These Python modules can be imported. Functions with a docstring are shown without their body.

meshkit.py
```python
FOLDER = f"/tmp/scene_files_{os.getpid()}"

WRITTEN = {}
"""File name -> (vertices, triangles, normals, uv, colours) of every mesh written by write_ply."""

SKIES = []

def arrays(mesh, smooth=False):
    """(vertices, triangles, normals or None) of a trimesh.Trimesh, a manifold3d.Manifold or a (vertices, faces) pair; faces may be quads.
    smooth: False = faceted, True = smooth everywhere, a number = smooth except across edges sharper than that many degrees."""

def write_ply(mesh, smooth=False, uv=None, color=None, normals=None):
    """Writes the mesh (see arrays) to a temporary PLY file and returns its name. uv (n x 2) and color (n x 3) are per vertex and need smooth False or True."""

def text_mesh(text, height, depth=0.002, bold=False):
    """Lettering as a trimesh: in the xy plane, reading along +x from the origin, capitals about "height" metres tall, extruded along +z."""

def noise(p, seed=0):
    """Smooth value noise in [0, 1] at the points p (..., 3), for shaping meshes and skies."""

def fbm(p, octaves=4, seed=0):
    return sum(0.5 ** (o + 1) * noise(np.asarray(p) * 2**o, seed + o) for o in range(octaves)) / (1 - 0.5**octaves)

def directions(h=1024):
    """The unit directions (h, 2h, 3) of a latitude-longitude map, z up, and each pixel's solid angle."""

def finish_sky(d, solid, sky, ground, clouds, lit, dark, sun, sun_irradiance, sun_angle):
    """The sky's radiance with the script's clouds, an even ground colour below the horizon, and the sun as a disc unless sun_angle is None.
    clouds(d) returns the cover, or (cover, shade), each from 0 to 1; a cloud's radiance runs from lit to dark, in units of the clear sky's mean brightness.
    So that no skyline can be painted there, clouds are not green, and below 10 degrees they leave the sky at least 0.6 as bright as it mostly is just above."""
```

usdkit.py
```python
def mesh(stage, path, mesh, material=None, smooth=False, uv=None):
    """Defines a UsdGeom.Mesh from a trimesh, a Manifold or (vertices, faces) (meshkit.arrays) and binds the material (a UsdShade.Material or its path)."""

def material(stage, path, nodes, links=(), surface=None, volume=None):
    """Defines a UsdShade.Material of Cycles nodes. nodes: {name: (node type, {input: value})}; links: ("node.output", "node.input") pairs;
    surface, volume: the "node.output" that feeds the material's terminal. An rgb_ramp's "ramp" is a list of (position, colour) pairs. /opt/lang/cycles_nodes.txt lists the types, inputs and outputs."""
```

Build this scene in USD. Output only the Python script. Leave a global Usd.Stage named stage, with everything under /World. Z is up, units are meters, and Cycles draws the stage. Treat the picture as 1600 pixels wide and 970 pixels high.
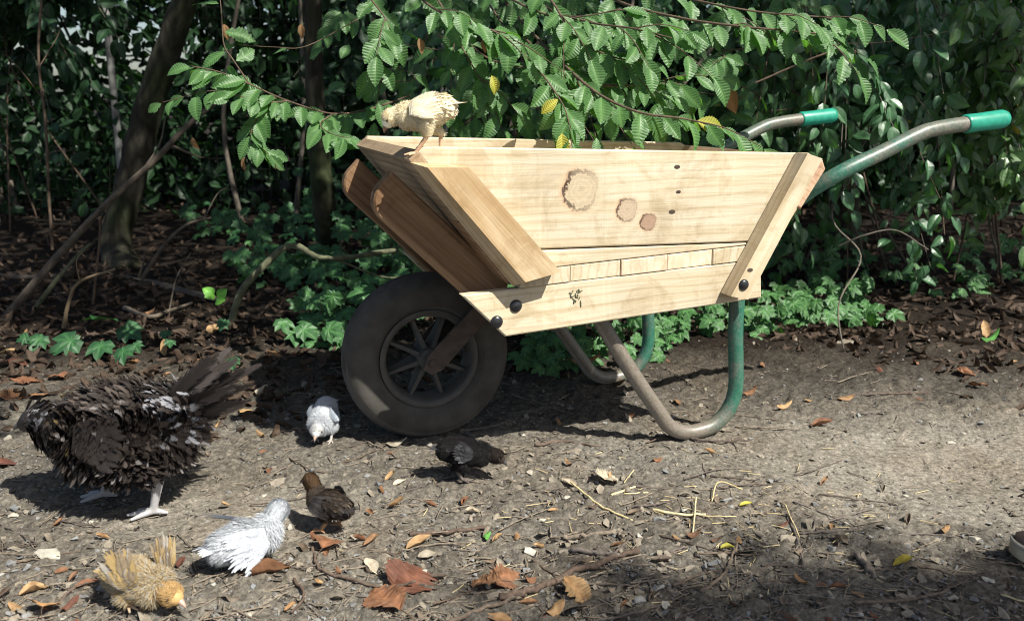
import math, random
import numpy as np, trimesh, manifold3d as m3
from shapely.geometry import Polygon, Point
from pxr import Usd, UsdGeom, UsdLux, UsdShade, Gf, Sdf, Vt
import usdkit, meshkit

stage = Usd.Stage.CreateInMemory()
UsdGeom.SetStageUpAxis(stage, UsdGeom.Tokens.z)
UsdGeom.SetStageMetersPerUnit(stage, 1.0)
UsdGeom.Xform.Define(stage, '/World')
UsdGeom.Scope.Define(stage, '/World/Looks')
rng = np.random.default_rng(7)

# ------------------------------------------------------------------ camera, sun, sky
CAM_F, CAM_H, CAM_T = 1402.3, 0.7788, 0.2277
cam = UsdGeom.Camera.Define(stage, '/World/camera')
cam.CreateHorizontalApertureAttr(23.6)
cam.CreateFocalLengthAttr(CAM_F / 1600 * 23.6)
cam.CreateFStopAttr(3.4)
cam.CreateFocusDistanceAttr(1.95)
cam.CreateExposureAttr(0.92)
cam.AddTranslateOp().Set(Gf.Vec3d(0, 0, CAM_H))
cam.AddRotateXOp().Set(90 - math.degrees(CAM_T))

SUN_AZ, SUN_EL = math.radians(-42), math.radians(50)
SUN = np.array([math.cos(SUN_EL) * math.cos(SUN_AZ), math.cos(SUN_EL) * math.sin(SUN_AZ), math.sin(SUN_EL)])
sun = UsdLux.DistantLight.Define(stage, '/World/sun')
sun.CreateIntensityAttr(1.25)
sun.CreateAngleAttr(0.55)
sun.CreateNormalizeAttr(True)
sun.CreateColorAttr(Gf.Vec3f(1.0, 0.965, 0.88))
_x = np.cross([0, 0, 1], SUN); _x /= np.linalg.norm(_x); _y = np.cross(SUN, _x)
sun.AddTransformOp().Set(Gf.Matrix4d(*[*map(float, _x), 0, *map(float, _y), 0, *map(float, SUN), 0, 0, 0, 8, 1]))
sky = UsdLux.DomeLight.Define(stage, '/World/sky')
_sm = usdkit.material(stage, '/World/Looks/sky_light', {
    's': ('sky_texture', {'sky_type': 'single_scattering', 'sun_disc': False, 'sun_elevation': SUN_EL, 'sun_rotation': math.atan2(SUN[0], SUN[1]), 'altitude': 50, 'aerosol_density': 2.0}),
    'b': ('background_shader', {'strength': 0.070})}, [('s.color', 'b.color')], surface='b.background')
UsdShade.MaterialBindingAPI.Apply(sky.GetPrim()).Bind(_sm)

# ------------------------------------------------------------------ helpers
_used = {}
def numbered(parent, name):
    k = (parent, name); n = _used.get(k, 0); _used[k] = n + 1
    return f'{parent}/{name}' if n == 0 else f'{parent}/{name}_{n:03d}'

def tag(o, label=None, cat=None, group=None, kind=None):
    p = o if isinstance(o, Usd.Prim) else o.GetPrim()
    for k, v in (('label', label), ('category', cat), ('group', group), ('kind', kind)):
        if v: p.SetCustomDataByKey(k, v)
    return o

def thing(name, label, cat, loc=(0, 0, 0), rz=0.0, group=None, rx=0.0, ry=0.0):
    x = UsdGeom.Xform.Define(stage, numbered('/World', name))
    x.AddTranslateOp().Set(Gf.Vec3d(*map(float, loc)))
    if rz: x.AddRotateZOp().Set(math.degrees(rz))
    if ry: x.AddRotateYOp().Set(math.degrees(ry))
    if rx: x.AddRotateXOp().Set(math.degrees(rx))
    tag(x, label, cat, group)
    return x

def obj(name, mesh, mat, parent=None, smooth=False, tint=None, pc=None, uv=None, mtx=None, label=None, kind=None):
    """ONE mesh prim under parent (or under /World)."""
    path = numbered(str(parent.GetPath()) if parent is not None else '/World', name)
    if (tint is not None or pc is not None) and smooth not in (True, False): smooth = True
    m = usdkit.mesh(stage, path, mesh, mat, smooth, uv)
    api = UsdGeom.PrimvarsAPI(m)
    if tint is not None:
        api.CreatePrimvar('tint', Sdf.ValueTypeNames.Color3fArray, 'vertex').Set(Vt.Vec3fArray.FromNumpy(np.asarray(tint, np.float32)))
    if pc is not None:
        api.CreatePrimvar('pc', Sdf.ValueTypeNames.Vector3fArray, 'vertex').Set(Vt.Vec3fArray.FromNumpy(np.asarray(pc, np.float32)))
    if mtx is not None:
        m.AddTransformOp().Set(Gf.Matrix4d(*[float(a) for a in np.asarray(mtx).T.ravel()]))
    if label or kind: tag(m, label, kind=kind)
    return m

def ray_to(px, py):
    """World direction through a pixel of the 1600 x 970 photograph (used only to read positions off the photograph)."""
    x, y = (px - 800) / CAM_F, -(py - 485) / CAM_F
    c, s = math.cos(CAM_T), math.sin(CAM_T)
    return np.array([x, c + y * s, -s + y * c])

def gnd(px, py, z=0.0):
    d = ray_to(px, py); t = (z - CAM_H) / d[2]
    return np.array([d[0] * t, d[1] * t, z])

def at_depth(px, py, Y):
    d = ray_to(px, py); return np.array([0, 0, CAM_H]) + d * (Y / d[1])

def catmull(P, n=8):
    P = np.asarray(P, float)
    Q = np.vstack([2 * P[0] - P[1], P, 2 * P[-1] - P[-2]])
    out = []
    for i in range(1, len(Q) - 2):
        t = np.linspace(0, 1, n, endpoint=False)[:, None]
        a, b, c, d = Q[i - 1], Q[i], Q[i + 1], Q[i + 2]
        out.append(.5 * (2 * b + (c - a) * t + (2 * a - 5 * b + 4 * c - d) * t ** 2 + (3 * b - a - 3 * c + d) * t ** 3))
    return np.vstack(out + [P[-1:]])

def tube(P, r, sides=10, cap=True):
    P = np.asarray(P, float); n = len(P)
    r = np.broadcast_to(np.asarray(r, float), (n,)) if np.ndim(r) == 0 or len(np.atleast_1d(r)) == n else np.interp(np.linspace(0, 1, n), np.linspace(0, 1, len(r)), r)
    T = np.gradient(P, axis=0); T /= np.linalg.norm(T, axis=1, keepdims=True) + 1e-12
    a = np.cross(T[0], [0, 0, 1.0]);
    if np.linalg.norm(a) < .1: a = np.cross(T[0], [1.0, 0, 0])
    a /= np.linalg.norm(a); A = [a]
    for i in range(1, n):
        a = A[-1] - T[i] * (A[-1] @ T[i]); a /= np.linalg.norm(a) + 1e-12; A.append(a)
    A = np.array(A); B = np.cross(T, A)
    th = np.arange(sides) * 2 * np.pi / sides
    v = (P[:, None] + r[:, None, None] * (np.cos(th)[None, :, None] * A[:, None] + np.sin(th)[None, :, None] * B[:, None])).reshape(-1, 3)
    i, j = np.meshgrid(np.arange(n - 1), np.arange(sides), indexing='ij')
    q = np.stack([i * sides + j, i * sides + (j + 1) % sides, (i + 1) * sides + (j + 1) % sides, (i + 1) * sides + j], -1).reshape(-1, 4)
    f = np.vstack([q[:, [0, 1, 2]], q[:, [0, 2, 3]]])
    if cap:
        c0, c1 = len(v), len(v) + 1
        v = np.vstack([v, P[0], P[-1]])
        k = np.arange(sides)
        f = np.vstack([f, np.c_[np.full(sides, c0), (k + 1) % sides, k], np.c_[np.full(sides, c1), (n - 1) * sides + k, (n - 1) * sides + (k + 1) % sides]])
    return v, f

def join(parts):
    vs, fs, n = [], [], 0
    for v, f in parts:
        vs.append(v); fs.append(np.asarray(f) + n); n += len(v)
    return np.vstack(vs), np.vstack(fs)

def arr(m): return np.asarray(m.vertices, float), np.asarray(m.faces)

def lathe(prof, axis='y', n=48):
    """prof: (radius, along) pairs; closed ring round the axis."""
    prof = np.asarray(prof, float); th = np.arange(n) * 2 * np.pi / n; m = len(prof)
    v = np.stack([prof[None, :, 0] * np.cos(th)[:, None], np.broadcast_to(prof[None, :, 1], (n, m)), prof[None, :, 0] * np.sin(th)[:, None]], -1).reshape(-1, 3)
    i, j = np.meshgrid(np.arange(n), np.arange(m - 1), indexing='ij')
    q = np.stack([i * m + j, ((i + 1) % n) * m + j, ((i + 1) % n) * m + j + 1, i * m + j + 1], -1).reshape(-1, 4)
    f = np.vstack([q[:, [0, 1, 2]], q[:, [0, 2, 3]]])
    return v, f

def rot(axis, a):
    return trimesh.transformations.rotation_matrix(a, axis)[:3, :3]

def blob(P, R, bones, res=.006, smooth=10, extra=()):
    """One continuous skin over spheres at joints P (radii R) joined along bones, refined and smoothed."""
    ball = lambda k: m3.Manifold.sphere(float(R[k]), 20).translate([float(x) for x in P[k]])
    body = m3.Manifold.batch_boolean([m3.Manifold.batch_hull([ball(k) for k in b]) for b in bones] + list(extra), m3.OpType.Add)
    body = body.refine_to_length(res)
    mm = body.to_mesh()
    t = trimesh.Trimesh(mm.vert_properties[:, :3], mm.tri_verts, process=True)
    trimesh.smoothing.filter_taubin(t, lamb=.5, nu=.51, iterations=smooth)
    return t

# ------------------------------------------------------------------ materials
def M(name, nodes, links, surface='p.BSDF'):
    return usdkit.material(stage, '/World/Looks/' + name, nodes, links, surface=surface)

def wood(name, c_lo, c_hi, c_dark, rough=.75, grain=1.0, knots=(), saw=0.0, shift=0.0):
    """Sawn softwood: pc is the plank's own coordinates (along the grain, across, through)."""
    n = {'a': ('attribute', {'attribute': 'pc'}),
         'oi': ('object_info', {}),
         'sh': ('combine_xyz', {'y': 0.0}), 'off': ('math', {'math_type': 'multiply', 'value2': 9.0}),
         'ad': ('vector_math', {'math_type': 'add'}),
         'm1': ('mapping', {'scale': (1.2, 22, 22), 'location': (shift, shift, 0)}),
         'n1': ('noise_texture', {'scale': 1.6, 'detail': 6, 'roughness': .62, 'distortion': .6}),
         'm2': ('mapping', {'scale': (12, 300, 300)}),
         'n2': ('noise_texture', {'scale': 1.0, 'detail': 4, 'roughness': .6}),
         'n3': ('noise_texture', {'scale': 5.0, 'detail': 3}),
         'ms': ('mapping', {'scale': (120, 2, 2)}),
         'ns': ('noise_texture', {'scale': 1.0, 'detail': 3, 'roughness': .7}),
         'rings': ('wave_texture', {'wave_type': 'bands', 'bands_direction': 'y', 'scale': 16.0, 'distortion': 7.0, 'detail': 3, 'detail_scale': .7}),
         'mw': ('mapping', {'scale': (.16, 1.0, 1.0)}),
         'r1': ('rgb_ramp', {'ramp': [(.28, c_dark), (.45, c_lo), (.62, c_hi), (.8, c_lo)]}),
         'r2': ('rgb_ramp', {'ramp': [(.3, (.86,) * 3), (.55, (1,) * 3)]}),
         'rr': ('rgb_ramp', {'ramp': [(.0, (1,) * 3), (.75, (1,) * 3), (1., (1 - .30 * grain, 1 - .36 * grain, 1 - .45 * grain))]}),
         'r3': ('rgb_ramp', {'ramp': [(.3, (.86, .85, .84)), (.7, (1.08, 1.07, 1.05))]}),
         'x1': ('mix', {'mix_type': 'multiply', 'fac': min(1, .7 * grain)}),
         'x2': ('mix', {'mix_type': 'multiply', 'fac': .8}),
         'x3': ('mix', {'mix_type': 'multiply', 'fac': .9}), 'nd': ('noise_texture', {'scale': 11.0, 'detail': 8, 'roughness': .7, 'distortion': .8}), 'rd': ('rgb_ramp', {'ramp': [(.0, (.62, .58, .52)), (.40, (.84, .81, .76)), (.50, (1,) * 3), (1, (1,) * 3)]}), 'x4': ('mix', {'mix_type': 'multiply', 'fac': 1.0}), 'rs': ('rgb_ramp', {'ramp': [(.36, (1.12,) * 3), (.44, (1,) * 3), (.62, (1,) * 3), (.72, (.88, .87, .85))]}), 'x5': ('mix', {'mix_type': 'multiply', 'fac': min(1.0, saw)}),
         'hs': ('math', {'math_type': 'multiply_add', 'value2': saw}),
         'b': ('bump', {'strength': .4, 'distance': .0016}),
         'p': ('principled_bsdf', {'roughness': rough, 'specular_ior_level': .25})}
    l = [('oi.random', 'off.value1'), ('off.value', 'sh.x'), ('off.value', 'sh.z'), ('a.vector', 'ad.vector1'), ('sh.vector', 'ad.vector2'),
         ('ad.vector', 'm1.vector'), ('m1.vector', 'n1.vector'), ('ad.vector', 'm2.vector'), ('m2.vector', 'n2.vector'), ('ad.vector', 'n3.vector'),
         ('ad.vector', 'ms.vector'), ('ms.vector', 'ns.vector'), ('ad.vector', 'mw.vector'), ('mw.vector', 'rings.vector'),
         ('n1.fac', 'r1.fac'), ('n2.fac', 'r2.fac'), ('rings.fac', 'rr.fac'), ('n3.fac', 'r3.fac'),
         ('r1.color', 'x1.color1'), ('r2.color', 'x1.color2'), ('x1.color', 'x2.color1'), ('rr.color', 'x2.color2'), ('x2.color', 'x3.color1'), ('r3.color', 'x3.color2'),
         ('ns.fac', 'hs.value1'), ('n2.fac', 'hs.value3'), ('hs.value', 'b.height'), ('b.normal', 'p.normal')]
    l += [('ad.vector', 'nd.vector'), ('nd.fac', 'rd.fac'), ('x3.color', 'x4.color1'), ('rd.color', 'x4.color2'), ('ns.fac', 'rs.fac'), ('x4.color', 'x5.color1'), ('rs.color', 'x5.color2')]
    last = 'x5.color'
    for k, (kx, ky, kr, stretch, core, edge) in enumerate(knots):
        n |= {f'ks{k}': ('vector_math', {'math_type': 'subtract', 'vector2': (kx, ky, 0)}), f'km{k}': ('mapping', {'scale': (1 / kr, 1 / (kr * stretch), 0)}),
              f'kn{k}': ('noise_texture', {'scale': 1.7, 'detail': 6, 'roughness': .72}), f'kl{k}': ('vector_math', {'math_type': 'length'}),
              f'kf{k}': ('math', {'math_type': 'multiply_add', 'value2': .75}),
              f'kg{k}': ('noise_texture', {'scale': 1.1, 'detail': 1}),
              f'kr{k}': ('rgb_ramp', {'ramp': [(0, tuple(.8 * a for a in core)), (.12, core), (.2, tuple(.86 * a for a in core)), (.32, core), (.40, tuple(.82 * a for a in core)), (.50, core), (.535, edge), (.60, tuple(.5 * a for a in edge)), (.64, edge), (.67, (.38, .25, .15)), (.78, (.50, .36, .23)), (1., c_lo)]}),
              f'ka{k}': ('rgb_ramp', {'ramp': [(0, (1,) * 3), (.60, (1,) * 3), (1., (0,) * 3)]}),
              f'kq{k}': ('separate_xyz', {}), f'kc{k}': ('math', {'math_type': 'multiply_add', 'value2': -.55, 'value3': -.05}), f'kv{k}': ('math', {'math_type': 'add', 'use_clamp': True}), f'ko{k}': ('rgb_ramp', {'ramp': [(0, tuple(.8 * a for a in core)), (.12, core), (.2, tuple(.86 * a for a in core)), (.32, core), (.40, tuple(.82 * a for a in core)), (.52, core), (.60, tuple(.75 * a for a in core)), (.7, tuple(.55 * a + .45 * b for a, b in zip(core, c_lo))), (1., c_lo)]}), f'ky{k}': ('mix', {}),
              f'kh{k}': ('math', {'math_type': 'multiply_add', 'value2': .8, 'value3': -.46}), f'kk{k}': ('math', {'math_type': 'add'}),
              f'kx{k}': ('mix', {})}
        l += [('a.vector', f'ks{k}.vector1'), (f'ks{k}.vector', f'km{k}.vector'), (f'km{k}.vector', f'kl{k}.vector1'), (f'km{k}.vector', f'kn{k}.vector'),
              (f'km{k}.vector', f'kg{k}.vector'), (f'kl{k}.value', f'kf{k}.value1'), (f'kn{k}.fac', f'kh{k}.value1'), (f'kh{k}.value', f'kf{k}.value3'),
              (f'kf{k}.value', f'kr{k}.fac'), (f'kf{k}.value', f'ka{k}.fac'), (f'ka{k}.color', f'kx{k}.fac'), (last, f'kx{k}.color1'), (f'ky{k}.color', f'kx{k}.color2'), (f'km{k}.vector', f'kq{k}.vector'), (f'kq{k}.x', f'kc{k}.value1'), (f'kc{k}.value', f'kv{k}.value1'), (f'kg{k}.fac', f'kv{k}.value2'), (f'kv{k}.value', f'ky{k}.fac'), (f'kf{k}.value', f'ko{k}.fac'), (f'ko{k}.color', f'ky{k}.color1'), (f'kr{k}.color', f'ky{k}.color2')]
        last = f'kx{k}.color'
    l.append((last, 'p.base_color'))
    return M(name, n, l)

def simple(name, color, rough=.6, metallic=0.0, spec=.5, var=.25, scale=30.0, bump=.0, sheen=0.0, c2=None, object_space=True):
    lo = tuple(c * (1 - var) for c in color); hi = tuple(min(1, c * (1 + var)) for c in (c2 or color))
    n = {'t': ('texture_coordinate', {}), 'n': ('noise_texture', {'scale': scale, 'detail': 5, 'roughness': .6}),
         'r': ('rgb_ramp', {'ramp': [(.3, lo), (.7, hi)]}), 'b': ('bump', {'strength': bump, 'distance': .004}),
         'p': ('principled_bsdf', {'roughness': rough, 'metallic': metallic, 'specular_ior_level': spec, 'sheen_weight': sheen})}
    return M(name, n, [('t.object', 'n.vector'), ('n.fac', 'r.fac'), ('r.color', 'p.base_color'), ('n.fac', 'b.height'), ('b.normal', 'p.normal')])

def leafmat(name, c1, c2, trans=.35, rough=.45, spec=.5, c3=None, tc=None):
    """Leaf: colour varies from leaf to leaf; the tint primvar lightens veins; light comes through the blade."""
    n = {'a': ('attribute', {'attribute': 'tint'}), 'o': ('object_info', {}), 'g': ('geometry', {}), 'ad': ('math', {'math_type': 'add'}), 'fr': ('math', {'math_type': 'fraction'}),
         'r': ('rgb_ramp', {'ramp': [(0, c1), (.5, c2), (1, c3 or c1)]}), 'x': ('mix', {'mix_type': 'multiply', 'fac': 1.0}),
         'tn': ('mix', {'mix_type': 'multiply', 'fac': 1.0, 'color2': tc or (1.5, 1.9, .55)}),
         't': ('translucent_bsdf', {}), 'p': ('principled_bsdf', {'roughness': rough, 'specular_ior_level': spec}), 'm': ('mix_closure', {'fac': trans})}
    return M(name, n, [('o.random', 'ad.value1'), ('g.random_per_island', 'ad.value2'), ('ad.value', 'fr.value1'), ('fr.value', 'r.fac'), ('r.color', 'x.color1'), ('a.color', 'x.color2'),
                       ('x.color', 'p.base_color'), ('x.color', 'tn.color1'), ('tn.color', 't.color'), ('p.BSDF', 'm.closure1'), ('t.BSDF', 'm.closure2')], surface='m.closure')

def tinted(name, rough=.7, spec=.3, trans=0.0, sheen=0.0, noise=.25, scale=60.0):
    n = {'a': ('attribute', {'attribute': 'tint'}), 't': ('texture_coordinate', {}), 'n': ('noise_texture', {'scale': scale, 'detail': 3}),
         'r': ('rgb_ramp', {'ramp': [(.3, (1 - noise,) * 3), (.7, (1 + noise,) * 3)]}), 'x': ('mix', {'mix_type': 'multiply', 'fac': 1.0}),
         'tr': ('translucent_bsdf', {}), 'p': ('principled_bsdf', {'roughness': rough, 'specular_ior_level': spec, 'sheen_weight': sheen}), 'm': ('mix_closure', {'fac': trans})}
    return M(name, n, [('t.object', 'n.vector'), ('n.fac', 'r.fac'), ('a.color', 'x.color1'), ('r.color', 'x.color2'), ('x.color', 'p.base_color'), ('x.color', 'tr.color'),
                       ('p.BSDF', 'm.closure1'), ('tr.BSDF', 'm.closure2')], surface='m.closure')
# ------------------------------------------------------------------ ground
def ground_z(x, y):
    x, y = np.asarray(x, float), np.asarray(y, float)
    p = np.stack([x * 2.2, y * 2.2, 0 * x], -1)
    q = np.stack([x * 9, y * 9, 0 * x + 5], -1)
    near = np.exp(-((x + .2) ** 2 + (y - 2.0) ** 2) / .09) + np.exp(-((x - .3) ** 2 + (y - 2.15) ** 2) / .12)
    bank = .10 * np.clip((y - 3.3 - .25 * np.sin(x * 1.3)) / 2.5, 0, 1) ** 1.3
    dish = -.02 * np.exp(-(((x + .50) / .32) ** 2 + ((y - 1.62) / .20) ** 2))
    return (1 - .8 * np.clip(near, 0, 1)) * ((meshkit.fbm(p, 3, 3) - .5) * .05 + (meshkit.fbm(q, 3, 11) - .5) * .018) + bank + dish - .002

def _graded(lo, hi, step, far, g=1.22):
    a = list(np.arange(lo, hi + step / 2, step)); s = step
    while a[-1] < far: s *= g; a.append(a[-1] + s)
    s = step
    while a[0] > -far: s *= g; a.insert(0, a[0] - s)
    return np.array(a)
_gx, _gy = _graded(-2.1, 2.1, .0085, 70), _graded(1.05, 3.3, .0085, 70)
GX, GY = np.meshgrid(_gx, _gy, indexing='ij')
_fine = np.stack([GX * 45, GY * 45, 0 * GX], -1)
_win = np.clip(1.3 - np.abs(GX) / 3, 0, 1) * np.clip((5 - GY) / 2, 0, 1) * np.clip(GY, 0, 1)
smoothness = lambda x, y: np.clip(np.exp(-(((x - 1.1) / .75) ** 2 + ((y - 1.85) / .32) ** 2) ** 1.5) + .9 * np.exp(-(((x + .52) / .3) ** 2 + ((y - 1.6) / .17) ** 2) ** 1.5), 0, 1)
_sm_ = smoothness(GX, GY)
GZ = ground_z(GX, GY) + _win * ((meshkit.fbm(_fine, 3, 21) - .5) * .021 * (1 - .72 * _sm_) + (meshkit.noise(_fine * 2.2, 31) ** 3) * .010 * (1 - .8 * _sm_))
_i, _j = np.meshgrid(np.arange(len(_gx) - 1), np.arange(len(_gy) - 1), indexing='ij'); _w = len(_gy)
_q = np.stack([_i * _w + _j, (_i + 1) * _w + _j, (_i + 1) * _w + _j + 1, _i * _w + _j + 1], -1).reshape(-1, 4)
soil = M('soil', {
    'g': ('geometry', {}), 'n1': ('noise_texture', {'scale': 3.0, 'detail': 5, 'roughness': .6}), 'n2': ('noise_texture', {'scale': 75.0, 'detail': 5, 'roughness': .7}),
    'n3': ('noise_texture', {'scale': 330.0, 'detail': 3, 'roughness': .7}), 'n4': ('voronoi_texture', {'scale': 150.0, 'randomness': 1.0}),
    'r1': ('rgb_ramp', {'ramp': [(.3, (.190, .160, .122)), (.5, (.224, .200, .164)), (.7, (.250, .232, .196))]}),
    'r2': ('rgb_ramp', {'ramp': [(.28, (.40, .38, .36)), (.5, (.9, .9, .9)), (.72, (1.5, 1.48, 1.44))]}),
    'r3': ('rgb_ramp', {'ramp': [(.3, (.7,) * 3), (.7, (1.25,) * 3)]}),
    'r4': ('rgb_ramp', {'ramp': [(.0, (1.18,) * 3), (.45, (1,) * 3), (.8, (.62,) * 3)]}),
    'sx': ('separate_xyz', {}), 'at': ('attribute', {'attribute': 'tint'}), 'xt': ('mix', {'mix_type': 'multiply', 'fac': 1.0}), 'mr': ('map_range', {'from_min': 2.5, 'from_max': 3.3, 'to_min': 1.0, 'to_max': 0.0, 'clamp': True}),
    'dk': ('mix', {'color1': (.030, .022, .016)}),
    'x1': ('mix', {'mix_type': 'multiply', 'fac': 1.0}), 'x2': ('mix', {'mix_type': 'multiply', 'fac': .9}), 'x3': ('mix', {'mix_type': 'multiply', 'fac': .8}),
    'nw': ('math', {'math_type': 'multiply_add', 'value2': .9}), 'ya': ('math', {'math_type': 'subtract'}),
    'h': ('math', {'math_type': 'multiply_add', 'value2': .35}), 'b': ('bump', {'strength': .9, 'distance': .006}),
    'p': ('principled_bsdf', {'roughness': .95, 'specular_ior_level': .12})},
    [('g.position', 'n1.vector'), ('g.position', 'n2.vector'), ('g.position', 'n3.vector'), ('g.position', 'n4.vector'), ('g.position', 'sx.vector'),
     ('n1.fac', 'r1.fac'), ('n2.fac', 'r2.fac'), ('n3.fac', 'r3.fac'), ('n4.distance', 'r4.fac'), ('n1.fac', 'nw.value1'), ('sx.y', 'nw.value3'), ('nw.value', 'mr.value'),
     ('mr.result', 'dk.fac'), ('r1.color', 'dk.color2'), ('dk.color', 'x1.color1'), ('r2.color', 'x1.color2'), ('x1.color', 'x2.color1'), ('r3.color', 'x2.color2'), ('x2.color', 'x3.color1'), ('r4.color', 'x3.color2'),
     ('x3.color', 'xt.color1'), ('at.color', 'xt.color2'), ('xt.color', 'p.base_color'), ('n3.fac', 'h.value1'), ('n2.fac', 'h.value3'), ('h.value', 'b.height'), ('b.normal', 'p.normal')])
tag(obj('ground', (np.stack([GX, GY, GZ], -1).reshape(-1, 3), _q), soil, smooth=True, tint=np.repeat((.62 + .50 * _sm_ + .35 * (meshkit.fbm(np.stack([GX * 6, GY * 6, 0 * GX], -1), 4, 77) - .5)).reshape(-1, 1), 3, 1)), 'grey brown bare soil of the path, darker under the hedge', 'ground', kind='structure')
# ------------------------------------------------------------------ wheelbarrow (local: u from the wheel to the handles, v across, z up)
BX, BY, BYAW = -.2029, 2.0354, .326
def onv(px, py, v):
    """(u, z) on the wheelbarrow's plane v, read off the photograph."""
    d = ray_to(px, py); c, s = math.cos(BYAW), math.sin(BYAW)
    t = (v + s * -BX - c * -BY) / (-s * d[0] + c * d[1]) if False else (v - (s * BX - c * BY)) / (-s * d[0] + c * d[1])
    X, Y, Z = d[0] * t, d[1] * t, CAM_H + d[2] * t
    return np.array([c * (X - BX) + s * (Y - BY), Z])

def board(poly, v0, v1, c=.003, res=None):
    """Convex (u, z) outline sawn from v0 to v1, arrises eased by c."""
    P = Polygon(poly); I = P.buffer(-c, join_style=2)
    a, b = np.array(P.exterior.coords)[:-1], np.array(I.exterior.coords)[:-1]
    pts = [(x, v, z) for S, vs in ((a, (v0 + c, v1 - c)), (b, (v0, v1))) for v in vs for x, z in S]
    return trimesh.convex.convex_hull(np.array(pts))

def plank(name, mesh, mat, parent, along, across, label=None, rough=.0012, origin=(0, 0, 0)):
    along = np.array(along, float) / np.linalg.norm(along); across = np.array(across, float); across -= along * (across @ along); across /= np.linalg.norm(across)
    v, f, _ = meshkit.arrays(mesh)
    t = trimesh.Trimesh(v, f, process=True)
    v, f = trimesh.remesh.subdivide_to_size(t.vertices, t.faces, .05)
    t = trimesh.graph.smooth_shade(trimesh.Trimesh(v, f, process=True), angle=np.radians(25), facet_minarea=None)
    v, f = np.array(t.vertices), np.array(t.faces)
    d = v - np.asarray(origin)
    pc = np.stack([d @ along, d @ across, d @ np.cross(along, across)], -1)
    return obj(name, (v, f), mat, parent, smooth=True, pc=pc, label=label)

pale = wood('pale_softwood', (.505, .425, .295), (.555, .485, .365), (.455, .365, .24), saw=.5, grain=.6)
kn = [onv(908, 297, -.30), onv(980, 328, -.30), onv(1013, 347, -.30)]
knotty = wood('knotty_softwood', (.495, .42, .295), (.545, .485, .37), (.45, .365, .245), saw=.5, grain=.5, knots=[
    (kn[0][0], kn[0][1], 0.042, 1.05, (.46, .375, .255), (.075, .042, .028)), (kn[1][0], kn[1][1], 0.026, 1.0, (.43, .335, .235), (.11, .065, .042)), (kn[2][0], kn[2][1], 0.021, .9, (.33, .22, .15), (.09, .05, .03))])
brown = wood('rough_brown_softwood', (.47, .345, .20), (.55, .43, .28), (.39, .265, .14), rough=.9, grain=.9, saw=.4)
dark = wood('weathered_brown_wood', (.22, .13, .07), (.30, .19, .11), (.14, .08, .045), rough=.8, grain=.7)
endg = wood('end_grain', (.60, .45, .32), (.66, .54, .41), (.55, .39, .26), grain=.4, saw=.6)
reddish = wood('reddish_end_grain', (.46, .31, .21), (.56, .40, .28), (.38, .23, .15), grain=.8, saw=.6)
aged = wood('aged_brown_wood', (.30, .22, .14), (.37, .28, .19), (.20, .13, .08), rough=.8)
grey = wood('greyed_softwood', (.42, .36, .28), (.50, .45, .37), (.30, .25, .19), grain=.8)
black_paint = simple('black_bolt_paint', (.014, .014, .016), rough=.28, var=.3, scale=200)
nail_iron = simple('dark_nail_hole', (.05, .03, .02), rough=.8)

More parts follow.
